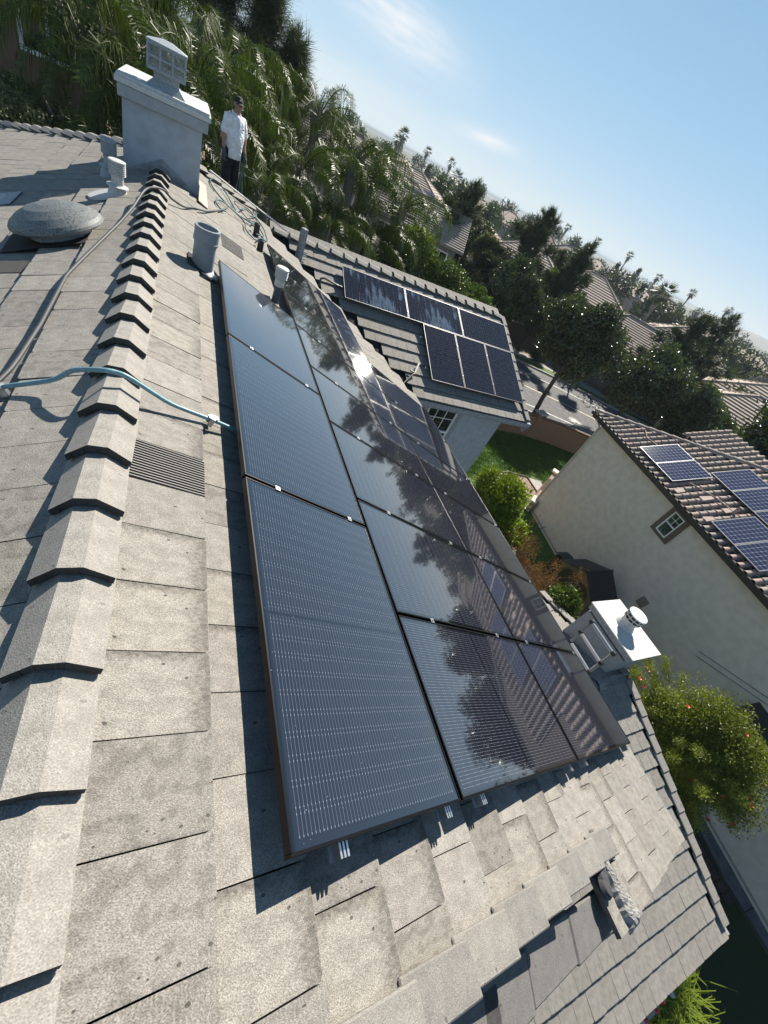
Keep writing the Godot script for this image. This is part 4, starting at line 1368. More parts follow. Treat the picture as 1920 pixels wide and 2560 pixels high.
	flesh(st, caps.call([[Vector3(0, 0.88, 0), Vector3(0, 0.98, 0), 0.135, 0.14], [hipL, kneeL, 0.105, 0.085], [hipR, kneeR, 0.105, 0.085], [kneeL, ankL + Vector3(0, 0.02, 0), 0.083, 0.075], [kneeR, ankR + Vector3(0, 0.02, 0), 0.083, 0.075]]), 0.018, 0.05)
	part("trousers", st, mat(Color(0.011, 0.011, 0.014), 0.85, noise_tex(0.01, 0.7, 1.2, 256, 3, 73), 3.0), o)
	for a in [ankL, ankR]:
		st = S()
		flesh(st, caps.call([[a + Vector3(0, -0.03, -0.03), a + Vector3(0.01, -0.045, 0.13), 0.045, 0.04], [a + Vector3(0, 0.0, -0.02), a + Vector3(0, -0.03, 0.03), 0.045, 0.05]]), 0.014, 0.03)
		part("shoe", st, mat(Color(0.45, 0.45, 0.44), 0.7), o)
	# gloved hands: palm, four fingers curled round the hose, thumb from the side
	for hand in [[wrL, Vector3(0.0, -0.085, 0.035), 1.0], [wrR, Vector3(-0.005, -0.09, 0.02), -1.0]]:
		st = S()
		var w: Vector3 = hand[0]
		var d: Vector3 = hand[1]
		var x: Vector3 = Vector3(0, 0.2, 1).normalized()   # across the palm, thumb side forward
		var inw := Vector3(-hand[2], 0, 0)
		var list := [[w + Vector3(0, 0.05, -0.02), w, 0.036, 0.034], [w, w + d * 0.55, 0.033, 0.03], [w + d * 0.5 - x * 0.024, w + d - x * 0.028, 0.024, 0.018], [w + d * 0.5 + x * 0.022, w + d + x * 0.022, 0.024, 0.018]]
		for k in 4:
			var root: Vector3 = w + d * (1.0 + [-0.06, 0.02, 0.03, -0.02][k]) + x * (0.031 - 0.02 * k)
			var len_: float = [0.036, 0.041, 0.038, 0.030][k]
			var p1 := root + d.normalized() * len_ + inw * 0.008
			var p2 := p1 + (d.normalized() * 0.45 + inw * 0.9).normalized() * len_ * 0.75
			var p3 := p2 + (-d.normalized() * 0.35 + inw * 0.8).normalized() * len_ * 0.6
			list += [[root, p1, 0.0105, 0.0098], [p1, p2, 0.0098, 0.009], [p2, p3, 0.009, 0.0082]]
		var t0: Vector3 = w + d * 0.3 + x * 0.03
		var t1 := t0 + x * 0.028 + d * 0.25 + inw * 0.012
		var t2 := t1 + d.normalized() * 0.028 + inw * 0.02
		list += [[t0, t1, 0.014, 0.012], [t1, t2, 0.012, 0.0095]]
		flesh(st, caps.call(list), 0.006, 0.006)
		part("glove", st, mat(Color(0.07, 0.072, 0.08), 0.8), o)
	# cap with curved peak and a pale embroidered mark
	st = S()
	var hb := turn * hd
	var hx := Transform3D(hb, tf.call(hc + hd * Vector3(0, 0.045, -0.005)))
	lathe(st, [Vector2(0.0, 0.088), Vector2(0.03, 0.085), Vector2(0.06, 0.073), Vector2(0.082, 0.045), Vector2(0.093, 0.005), Vector2(0.094, -0.012)], 20, hx, true, Vector2(0.95, 1.1))
	var cap := part("cap", st, mat(Color(0.010, 0.011, 0.014), 0.85), o)
	st = S()
	for k in 10:
		var a := -0.85 + 1.7 * k / 10.0
		var b := -0.85 + 1.7 * (k + 1) / 10.0
		var e := func(w: float, r: float, y: float) -> Vector3: return hx * Vector3(sin(w) * r * 0.95, y - 0.016 * absf(sin(w)), cos(w) * r * 1.1)
		var far_a := 0.165 - 0.035 * absf(a)
		var far_b := 0.165 - 0.035 * absf(b)
		quad(st, e.call(a, 0.09, -0.004), e.call(b, 0.09, -0.004), e.call(b, far_b, -0.022), e.call(a, far_a, -0.022))
		quad(st, e.call(b, 0.09, -0.010), e.call(a, 0.09, -0.010), e.call(a, far_a, -0.027), e.call(b, far_b, -0.027))
		quad(st, e.call(a, far_a, -0.022), e.call(b, far_b, -0.022), e.call(b, far_b, -0.027), e.call(a, far_a, -0.027))
	part("peak", st, mat(Color(0.012, 0.013, 0.016), 0.8), cap)
	st = S()
	var mk := func(x: float, y: float) -> Vector3: return hx * Vector3(x, 0.035 + y, 0.098 - y * 0.35)
	for q in [[-0.022, -0.014, -0.016, 0.014], [-0.016, 0.014, -0.004, -0.008], [-0.004, -0.008, 0.008, 0.014], [0.008, 0.014, 0.014, -0.014]]:
		bar(st, mk.call(q[0], q[1]), mk.call(q[2], q[3]), 0.008, 0.006, hb * Vector3(0, 0, 1))
	part("emblem", st, mat(Color(0.55, 0.55, 0.57), 0.7), cap)

# ---------------------------------------------------------------- neighbour's house, yards, street
func neighbour() -> void:
	var W0 := Vector3(13.9706, 0, 0)
	var d := Vector3(-0.14643, 0, 0.98922)   # along the wall, towards the viewer's side
	var nw := Vector3(-0.98922, 0, -0.14643)   # out of the wall
	var at := func(a: float, y: float, o := 0.0) -> Vector3: return W0 + d * a + nw * o + Vector3(0, y, 0)
	var wb := Basis(d, Vector3.UP, d.cross(Vector3.UP))
	var o := thing("tile_roofed_house", "beige stucco house next door with brown barrel tile hip roof and dark eave", "house", at.call(-4.0, GY))
	var st := S()
	slab(st, [at.call(-10.42, GY - 0.1), at.call(9.0, GY - 0.1), at.call(9.0, -2.95), at.call(-10.42, -2.95)], -nw * 0.2)
	slab(st, [at.call(-10.42, GY - 0.1, -0.2), at.call(-10.42, -2.95, -0.2), at.call(-10.42, -2.95, -9.0), at.call(-10.42, GY - 0.1, -9.0)], d * 0.2)
	slab(st, [at.call(-10.42, -3.13, 0.36), at.call(9.0, -3.13, 0.36), at.call(9.0, -3.13, 0.0), at.call(-10.42, -3.13, 0.0)], Vector3(0, 0.03, 0))
	part("wall", st, M.stucco_beige, o)
	st = S()
	bar(st, at.call(-10.9, -2.97, 0.43), at.call(9.0, -2.97, 0.43), 0.13, 0.13)
	part("gutter", st, M.dark_brown, o)
	st = S()
	bar(st, at.call(-10.85, -3.04, 0.35), at.call(9.0, -3.04, 0.35), 0.03, 0.2)
	part("fascia", st, M.dark_brown, o)
	st = S()
	tube(st, [at.call(-10.5, -3.02, 0.43), at.call(-10.44, -3.2, 0.2), at.call(-10.4, -3.35, 0.06), at.call(-10.4, GY + 0.1, 0.06)], 0.045, 8)
	part("downspout", st, mat(Color(0.42, 0.40, 0.36), 0.6), o)
	st = S()
	bar(st, at.call(-10.3, GY + 0.12, 0.012), at.call(9.0, GY + 0.12, 0.012), 0.024, 0.06)
	part("weep_screed", st, M.cement, o)
	# roof: tiles rise away from the eave
	var pit := 0.349
	var up := (-nw * cos(pit) + Vector3(0, sin(pit), 0)).normalized()
	var n := (nw * sin(pit) + Vector3(0, cos(pit), 0)).normalized()
	var e0: Vector3 = at.call(0, -2.93, 0.42)
	var hipa := func(k: float) -> float: return -10.95 + k * 1.0    # where the hip cuts a row at slope distance k
	st = S()
	slab(st, [e0 + d * -10.9, e0 + d * 9.0, e0 + d * 9.0 + up * 6.5, e0 + d * -4.4 + up * 6.5], -n * 0.06)
	slab(st, [e0 + d * -10.9, e0 + d * -4.4 + up * 6.5, e0 + d * -10.9 - nw * 13.0], Vector3(0, -0.06, 0))
	var slope := part("roof_slope", st, mat(Color(0.05, 0.04, 0.035), 0.95), o)
	# barrel tile: a half pipe tapering up the slope
	var barrel := func(seed_: int) -> ArrayMesh:
		var s2 := S()
		var m := 8
		for k in m:
			var f := func(kk: int, jj: int) -> Vector3:
				var a := PI * kk / m
				var r := 0.083 - 0.018 * jj
				return Vector3(cos(a) * r, sin(a) * r * 0.9 + 0.012 - 0.012 * jj, -0.36 * jj)
			s2.set_smooth_group(1)
			quad(s2, f.call(k, 0), f.call(k + 1, 0), f.call(k + 1, 1), f.call(k, 1))
			s2.set_smooth_group(-1)
			var a := PI * k / m
			var b := PI * (k + 1) / m
			quad(s2, f.call(k, 0), Vector3(cos(a) * 0.068, sin(a) * 0.06 + 0.008, -0.004), Vector3(cos(b) * 0.068, sin(b) * 0.06 + 0.008, -0.004), f.call(k + 1, 0))
		return mesh_of(s2)
	var pan := func() -> ArrayMesh:
		var s2 := S()
		for k in 5:
			var f := func(kk: int, jj: float) -> Vector3:
				var a := PI + PI * kk / 5
				return Vector3(cos(a) * 0.085 + 0.14, sin(a) * 0.045 + 0.035 - 0.012 * jj, -0.36 * jj)
			quad(s2, f.call(k, 0.0), f.call(k + 1, 0.0), f.call(k + 1, 1.0), f.call(k, 1.0))
		return mesh_of(s2)
	var bm: ArrayMesh = barrel.call(1)
	var pm: ArrayMesh = pan.call()
	var cols := [Color(0.33, 0.265, 0.225), Color(0.30, 0.25, 0.22), Color(0.36, 0.28, 0.235), Color(0.27, 0.225, 0.2), Color(0.38, 0.27, 0.225)]
	var ms := []
	for c in cols: ms.append(mat(c, 0.85, M.blotch, 2.5))
	var bas := Basis(d, n, d.cross(n)) 
	if bas.z.dot(up) > 0: bas = Basis(-d, n, (-d).cross(n))
	rng.seed = 31
	var list := []
	for r in range(0, 66):
		for k in range(0, 17):
			var a := -10.8 + r * 0.282
			if a < -10.75 + k * 0.30 * 0.985 + 0.1: continue
			if a > -2.0 and k > 4: continue
			var p: Vector3 = e0 + d * a + up * (0.30 * k - 0.02) + n * 0.01
			list.append([p, p.distance_to(EYE)])
	list.sort_custom(func(x, y): return x[1] < y[1])
	# only rows in view are built singly; the rest stay joined below
	var single := 0
	var rest := SurfaceTool.new()
	rest.begin(Mesh.PRIMITIVE_TRIANGLES)
	for q in list:
		var dv: Vector3 = q[0] - EYE
		var zc := dv.dot(Vector3(-0.47336, 0.63311, 0.61245))
		var seen: bool = zc < 0 and absf(dv.dot(Vector3(0.87968, 0.37590, 0.29132))) < -zc * 0.98
		var b := bas * Basis.from_euler(Vector3(0, rng.randf_range(-0.02, 0.02), rng.randf_range(-0.03, 0.03)))
		if seen and single < 296:
			single += 1
			put("barrel_tile", bm, ms[rng.randi() % 5], slope, Transform3D(b, q[0] - o.position - slope.position))
		else:
			rest.append_from(bm, 0, Transform3D(b, q[0]))
		rest.append_from(pm, 0, Transform3D(bas, q[0]))
	var mi := put("pan_tile_field", rest.commit(), ms[3], o)
	mi.position = -o.position
	mi.set_meta("kind", "stuff")
	# hip caps
	for k in 22:
		var p: Vector3 = e0 + d * (-10.86 + k * 0.297) + up * (k * 0.297) + n * 0.05
		var z := -(d + up).normalized()
		var y := (n + Vector3(0, 0.6, 0) - z * (n + Vector3(0, 0.6, 0)).dot(z)).normalized()
		put("hip_cap", bm, ms[3] if k % 3 else ms[1], o, Transform3D(Basis(y.cross(z), y, z).scaled_local(Vector3(1.25, 1.1, 1.3)), p - o.position))
	# a second hip roof behind
	st = S()
	var b0: Vector3 = e0 + d * -9.3 + up * 3.2 + Vector3(0, -0.25, 0)
	slab(st, [b0, b0 - nw * 1.9 + Vector3(0, 0.55, 0), b0 - nw * 2.6 + d * 4.0 + Vector3(0, 0.75, 0), b0 + d * 4.0], Vector3(0, -0.08, 0))
	part("back_roof", st, mat(Color(0.05, 0.04, 0.035), 0.95), o)
	var br := SurfaceTool.new()
	br.begin(Mesh.PRIMITIVE_TRIANGLES)
	for r in 15:
		for k in 7:
			br.append_from(bm, 0, Transform3D(bas, b0 + d * (0.1 + r * 0.282) + up * (0.05 + 0.3 * k) + n * 0.02))
			br.append_from(pm, 0, Transform3D(bas, b0 + d * (0.1 + r * 0.282) + up * (0.05 + 0.3 * k) + n * 0.015))
	mi = put("back_tile_field", br.commit(), ms[0], o)
	mi.position = -o.position
	mi.set_meta("kind", "stuff")
	for k in 13:
		var p: Vector3 = b0 - nw * 2.0 + d * (0.25 + k * 0.33) + Vector3(0, 0.62 + k * 0.012, 0)
		put("hip_cap", bm, ms[1], o, Transform3D(Basis(nw, Vector3.UP, nw.cross(Vector3.UP)).scaled_local(Vector3(1.2, 1, 1.1)), p - o.position))
	# window in the wall
	st = S()
	for q in [[-5.57, -3.735, 0.17, 1.09], [-4.93, -3.735, 0.17, 1.09]]: box(st, at.call(q[0], q[1], 0.03), Vector3(q[2], q[3], 0.06), wb)
	for y in [-3.245, -4.225]: box(st, at.call(-5.25, y, 0.03), Vector3(0.47, 0.115, 0.06), wb)
	part("window_trim", st, M.brown_trim, o)
	st = S()
	for a in [-5.465, -5.035]: box(st, at.call(a, -3.735, 0.035), Vector3(0.04, 0.86, 0.05), wb)
	for y in [-3.322, -3.735, -4.148]: box(st, at.call(-5.25, y, 0.036), Vector3(0.39, 0.038, 0.05), wb)
	var wn := part("window", st, M.white_frame, o)
	st = S()
	box(st, at.call(-5.25, -3.53, 0.024), Vector3(0.014, 0.36, 0.012), wb)
	box(st, at.call(-5.25, -3.53, 0.0235), Vector3(0.38, 0.014, 0.012), wb)
	part("muntin", st, M.white_frame, wn)
	st = S()
	box(st, at.call(-5.25, -3.735, 0.012), Vector3(0.4, 0.82, 0.012), wb)
	part("pane", st, mat(Color(0.05, 0.075, 0.065), 0.05, noise_tex(0.02, 0.4, 1.3, 256, 3, 33), 2.0), wn)
	# louvre
	for k in 5:
		st = S()
		bar(st, at.call(-3.86 + k * 0.065, -6.33, 0.012), at.call(-3.83 + k * 0.065, -5.94, 0.012), 0.028, 0.03, nw)
		part("louvre_slat", st, M.brown_trim, o)
	# dark awning over the side door
	st = S()
	slab(st, [at.call(0.1, -5.22, 0.0), at.call(0.1, -4.97, 0.0), at.call(0.1, -5.42, 0.62), at.call(0.1, -5.55, 0.62)], d * 2.6)
	part("awning", st, M.dark_brown, o)
	st = S()
	box(st, at.call(0.75, -6.55, 0.015), Vector3(0.13, 0.09, 0.03), wb)
	part("junction_box", st, M.dark_brown, o)
	for k in 2:
		st = S()
		tube(st, [at.call(-1.6 + k * 0.06, -5.5 - k * 0.17, 0.02), at.call(0.9, -4.35 - k * 0.17, 0.02)], 0.012, 6)
		part("cable", st, M.trim_blue, o)
	# roof furniture there: two pipes, pinkish flashings, conduit
	st = S()
	var q0: Vector3 = e0 + d * -4.75 + up * 1.35
	bar(st, q0, q0 + Vector3(0, 0.35, 0) + d * 0.02, 0.07, 0.07)
	part("roof_pipe", st, mat(Color(0.36, 0.24, 0.2), 0.7), o)
	for q in [[-5.55, 0.75, 0.45], [-4.95, 1.1, 0.5], [-6.0, 0.12, 0.35], [-4.7, 0.2, 0.35]]:
		st = S()
		slab(st, [e0 + d * q[0] + up * q[1] + n * 0.1, e0 + d * (q[0] + 0.2) + up * q[1] + n * 0.095, e0 + d * (q[0] + 0.17) + up * (q[1] + q[2]) + n * 0.085, e0 + d * (q[0] + 0.03) + up * (q[1] + q[2]) + n * 0.088], n * 0.01)
		part("flashing", st, mat(Color(0.36, 0.27, 0.235), 0.75, M.blotch, 4.0), o)
	st = S()
	tube(st, [e0 + d * -9.2 + up * 1.2 + n * 0.12, e0 + d * -8.8 + up * 1.0 + n * 0.1, e0 + d * -8.3 + up * 1.1 + n * 0.1], 0.018, 6)
	tube(st, [e0 + d * -6.2 + up * 0.9 + n * 0.1, e0 + d * -5.4 + up * 1.3 + n * 0.1, e0 + d * -4.8 + up * 1.4 + n * 0.1], 0.018, 6)
	part("conduit", st, mat(Color(0.3, 0.22, 0.18), 0.6), o)
	# its solar panels
	var pb := Basis(up, n, up.cross(n))
	var side := 1.0 if pb.z.dot(d) > 0 else -1.0
	var spots := [[-8.2, 0.28, "far half of the upper left pair"], [-7.24, 0.28, "near half of the upper left pair"], [-6.55, 1.98, "farthest of the upper right row"], [-5.59, 1.98, "second of the upper right row"], [-4.63, 1.98, "third of the upper right row"], [-4.45, 0.28, "far half of the lower right pair"], [-3.49, 0.28, "near half of the lower right pair"]]
	for q in spots:
		solar_panel("blue gridded solar panel on the neighbour's barrel tiles, %s" % q[2], "blue solar panels next door", e0 + d * (q[0] if side > 0 else q[0] + 0.94) + up * q[1] + n * 0.16, pb, 1.58, 0.94, M.blue_module, [], M.frame_wing)

func yards() -> void:
	var G := GY
	var st := S()
	# ground to the horizon with a gentle far field
	quad(st, Vector3(-1500, G - 0.03, 300), Vector3(-1500, G - 0.03, -2500), Vector3(2500, G - 0.03, -2500), Vector3(2500, G - 0.03, 300))
	solo("ground", st, M.field, "", "", "", "structure")
	# lawn between the houses and beyond
	st = S()
	slab(st, [Vector3(8.0, G - 0.018, 1.4), Vector3(8.0, G - 0.018, -14), Vector3(11, G - 0.018, -17.2), Vector3(20, G - 0.018, -17.2), Vector3(26, G - 0.018, -15.2), Vector3(26, G - 0.018, -11.0), Vector3(15.8, G - 0.018, -10.2), Vector3(13.6, G - 0.018, 1.4)], Vector3(0, -0.01, 0))
	solo("lawn", st, M.grass, "", "", "", "structure")
	st = S()
	slab(st, [Vector3(7.6, G - 0.018, 1.6), Vector3(7.6, G - 0.018, 14), Vector3(12.5, G - 0.018, 14), Vector3(12.9, G - 0.018, 3.4), Vector3(13.2, G - 0.018, 1.6)], Vector3(0, -0.01, 0))
	solo("front_lawn", st, mat(Color(0.02, 0.045, 0.01), 0.95, M.speck, 1.0), "", "", "", "structure")
	# bare soil and path by the neighbour's corner
	st = S()
	slab(st, [Vector3(14.2, G - 0.006, -12.6), Vector3(15.8, G - 0.006, -13.0), Vector3(17.1, G - 0.006, -12.75), Vector3(17.0, G - 0.006, -11.5), Vector3(15.3, G - 0.006, -10.6), Vector3(13.4, G - 0.006, -9.0), Vector3(13.0, G - 0.006, -6.0), Vector3(12.6, G - 0.006, -5.8), Vector3(12.5, G - 0.006, -9.6)], Vector3(0, -0.01, 0))
	solo("soil_bed", st, M.soil, "", "", "", "structure")
	st = S()
	slab(st, [Vector3(17.15, G, -12.75), Vector3(18.1, G, -12.6), Vector3(17.6, G, -11.3), Vector3(17.05, G, -11.5)], Vector3(0, -0.02, 0))
	solo("path", st, M.cement, "", "", "", "structure")
	st = S()
	bar(st, Vector3(14.2, G + 0.02, -12.62), Vector3(15.8, G + 0.02, -13.03), 0.04, 0.08)
	bar(st, Vector3(15.8, G + 0.02, -13.03), Vector3(17.1, G + 0.02, -12.78), 0.04, 0.08)
	bar(st, Vector3(17.12, G + 0.02, -12.76), Vector3(17.0, G + 0.02, -11.5), 0.04, 0.08)
	solo("garden_edging", st, M.brown_trim, "thin brown edging strip between the lawn and the bare soil bed", "edging")
	st = S()
	slab(st, [Vector3(13.0, G + 0.004, 3.3), Vector3(12.9, G + 0.004, 14), Vector3(22, G + 0.004, 14), Vector3(22, G + 0.004, 2.6), Vector3(13.3, G + 0.004, 1.9)], Vector3(0, -0.02, 0))
	solo("driveway", st, mat(Color(0.13, 0.14, 0.15), 0.9, M.blotch, 0.4), "", "", "", "structure")
	st = S()
	bar(st, Vector3(12.95, G + 0.006, 3.9), Vector3(20, G + 0.006, 4.6), 0.02, 0.006)
	solo("driveway_joint", st, M.felt, "", "", "", "structure")
	for k in 7:
		st = S()
		bevel(st, Vector3(12.75 - 0.02 * k, G + 0.03, 2.15 + 0.23 * k), Vector3(0.24, 0.07, 0.215), 0.01)
		if k == 0:
			var bo := thing("brick_edging", "row of dark red bricks edging the driveway beside the front lawn", "edging", Vector3(12.7, G, 2.9))
			M.brick_row = bo
		part("brick", st, mat(Color(0.06 + 0.008 * (k % 3), 0.042, 0.045), 0.9, M.blotch, 3.0), M.brick_row)
	# short curved garden wall at the neighbour's corner
	var o := thing("garden_wall", "short tan stucco garden wall with swept top beside the neighbour's corner", "wall", Vector3(16.3, G, -11.2))
	st = S()
	slab(st, [Vector3(15.1, G, -10.2), Vector3(17.2, G, -11.75), Vector3(17.2, G + 1.35, -11.75), Vector3(16.6, G + 1.25, -11.3), Vector3(16.1, G + 0.75, -10.93), Vector3(15.5, G + 0.62, -10.5), Vector3(15.1, G + 0.6, -10.2)], Vector3(0.14, 0, 0.19))
	part("wall", st, mat(Color(0.26, 0.2, 0.155), 0.95, M.faint, 1.0), o)
	st = S()
	bevel(st, Vector3(17.25, G + 1.42, -11.68), Vector3(0.36, 0.1, 0.36), 0.01, Basis(Vector3.UP, 0.64))
	bar(st, Vector3(15.1, G + 0.64, -10.1), Vector3(15.6, G + 0.66, -10.46), 0.3, 0.06)
	part("coping", st, M.stucco_beige, o)
	# block wall along the street, laid in courses
	o = thing("block_wall", "brown block wall with pillar between the lawn and the street", "wall", Vector3(19.0, G, -17.2))
	var line := [Vector3(8.0, G, -16.6), Vector3(12.5, G, -17.05), Vector3(16.0, G, -17.3), Vector3(19.4, G, -17.3), Vector3(22.0, G, -16.75), Vector3(24.2, G, -15.9), Vector3(27.5, G, -14.4), Vector3(32, G, -12.0)]
	block_run(o, line, 1.5, 0.2, M.block, 190)
	st = S()
	bevel(st, Vector3(20.3, G + 0.83, -17.35), Vector3(0.75, 1.66, 0.5), 0.02, Basis(Vector3.UP, 0.2))
	part("pillar", st, M.block, o)
	st = S()
	bevel(st, Vector3(20.3, G + 1.7, -17.35), Vector3(0.86, 0.09, 0.6), 0.015, Basis(Vector3.UP, 0.2))
	part("pillar_cap", st, M.cement, o)
	# street
	var mid := [Vector3(-20, G, -31.5), Vector3(5, G, -30.2), Vector3(16, G, -28.4), Vector3(25.5, G, -25.3), Vector3(29.3, G, -23.6), Vector3(32.5, G, -21.8), Vector3(38, G, -18.2), Vector3(46, G, -11.5), Vector3(60, G, 2.0), Vector3(75, G, 20)]
	strip(mid, -6.0, 5.3, 0.0, "street", M.asphalt)
	strip(mid, -0.09, 0.09, 0.004, "centre_line", mat(Color(0.55, 0.5, 0.36), 0.8, M.blotch, 0.6))
	strip(mid, 3.85, 3.99, 0.004, "lane_line", M.paint_road)
	strip(mid, -3.7, -3.56, 0.004, "lane_line", M.paint_road)
	strip(mid, 5.3, 5.5, 0.13, "kerb", M.cement)
	strip(mid, 5.5, 7.4, 0.10, "verge", M.soil)
	strip(mid, -6.2, -6.0, 0.13, "kerb", M.cement)
	strip(mid, -7.5, -6.2, 0.10, "verge", M.grass)
	strip(mid, -9.2, -7.5, 0.12, "sidewalk", M.cement)
	strip(mid, -11.5, -9.2, 0.09, "planting_strip", M.soil)
	o = thing("manhole_cover", "pale round manhole cover in the near lane of the street", "manhole cover", Vector3(28.3, G, -20.76))
	st = S()
	lathe(st, [Vector2(0.0, 0.012), Vector2(0.36, 0.012), Vector2(0.38, 0.004)], 28, Transform3D(Basis(), o.position))
	part("lid", st, mat(Color(0.5, 0.49, 0.47), 0.7, M.blotch, 2.0), o)
	st = S()
	lathe(st, [Vector2(0.39, 0.008), Vector2(0.62, 0.007), Vector2(0.64, 0.003)], 28, Transform3D(Basis(), o.position))
	part("collar", st, M.cement, o)
	# far block wall behind the sidewalk
	o = thing("block_wall", "long shaded block wall behind the far sidewalk", "wall", Vector3(36, G, -32.5))
	var off := []
	for i in mid.size():
		var t: Vector3 = (mid[mini(i + 1, mid.size() - 1)] - mid[maxi(i - 1, 0)]).normalized()
		off.append(mid[i] + Vector3(t.z, 0, -t.x) * 12.2 * 1.0)
	block_run(o, off.slice(2, 8), 1.75, 0.2, M.block_grey, 0)
	# wall behind the back yard, on a bank
	o = thing("block_wall", "tall brown block wall behind the palms at the back of the yard", "wall", Vector3(0, -4.5, -19.2))
	block_run(o, [Vector3(-16, -4.6, -17.2), Vector3(-4, -4.6, -18.6), Vector3(3, -4.6, -19.2), Vector3(6.5, -4.6, -19.4)], 2.65, 0.22, M.block_grey, 80)
	st = S()
	slab(st, [Vector3(-60, -4.0, -18.0), Vector3(-16, -4.0, -17.3), Vector3(3, -4.0, -19.3), Vector3(6.8, -4.0, -19.7), Vector3(9, -4.6, -40), Vector3(0, -4.6, -60), Vector3(-60, -4.6, -60)], Vector3(0, -4.2, 0))
	solo("back_terrace", st, M.soil, "", "", "", "structure")

# a wall of single blocks in running bond; blocks past the limit stay joined
func block_run(o: Node3D, line: Array, high: float, thick: float, m: Material, most: int) -> void:
	var rest := S()
	var cap := S()
	var n := 0
	var r := RandomNumberGenerator.new()
	r.seed = 5
	var spots := []
	for i in line.size() - 1:
		var a: Vector3 = line[i]
		var b: Vector3 = line[i + 1]
		var t := (b - a).normalized()
		var len_ := a.distance_to(b)
		var bs := Basis(t, Vector3.UP, t.cross(Vector3.UP))
		bar(rest, a + Vector3(0, high * 0.48, 0), b + Vector3(0, high * 0.48, 0), thick - 0.03, high * 0.96)
		bar(cap, a + Vector3(0, high + 0.025, 0), b + Vector3(0, high + 0.025, 0), thick + 0.05, 0.05)
		var rows := int(high / 0.2)
		for j in rows:
			var k := 0
			while k * 0.4 < len_ - 0.1:
				var x0 := maxf(0.0, k * 0.4 - (0.2 if j % 2 else 0.0))
				var x1 := minf(len_, (k + 1) * 0.4 - (0.2 if j % 2 else 0.0))
				if x1 - x0 > 0.06: spots.append([a + t * (x0 + x1) / 2 + Vector3(0, j * 0.2 + 0.1, 0), Vector3(x1 - x0 - 0.012, 0.188, thick - 0.004 + r.randf_range(-0.004, 0.004)), bs])
				k += 1
	if most: spots.sort_custom(func(x, y): return x[0].distance_to(EYE) < y[0].distance_to(EYE))
	for q in spots:
		if n < most and q[0].distance_to(EYE) > 12.0:
			n += 1
			var s2 := S()
			box(s2, q[0], q[1], q[2])
			part("block", s2, m, o)
		else: box(rest, q[0], q[1], q[2])
	var mi := part("block_courses", rest, m, o)
	mi.set_meta("kind", "stuff")
	part("coping", cap, m, o)

# a ribbon along a path: from side a to side b (positive is the viewer's side), lifted by y with a real edge
func strip(mid: Array, a: float, b: float, y: float, called: String, m: Material) -> void:
	var st := S()
	var L := []
	var R := []
	for i in mid.size():
		var t: Vector3 = (mid[mini(i + 1, mid.size() - 1)] - mid[maxi(i - 1, 0)]).normalized()
		var side := Vector3(-t.z, 0, t.x)
		L.append(mid[i] + side * a + Vector3(0, y, 0))
		R.append(mid[i] + side * b + Vector3(0, y, 0))
	var dn := Vector3(0, -maxf(y, 0.0) - 0.012 if y > 0.01 else -0.002, 0)
	for i in mid.size() - 1:
		quad(st, L[i], R[i], R[i + 1], L[i + 1])
		quad(st, R[i], R[i] + dn, R[i + 1] + dn, R[i + 1])
		quad(st, L[i + 1], L[i + 1] + dn, L[i] + dn, L[i])
	solo(called, st, m, "", "", "", "structure")

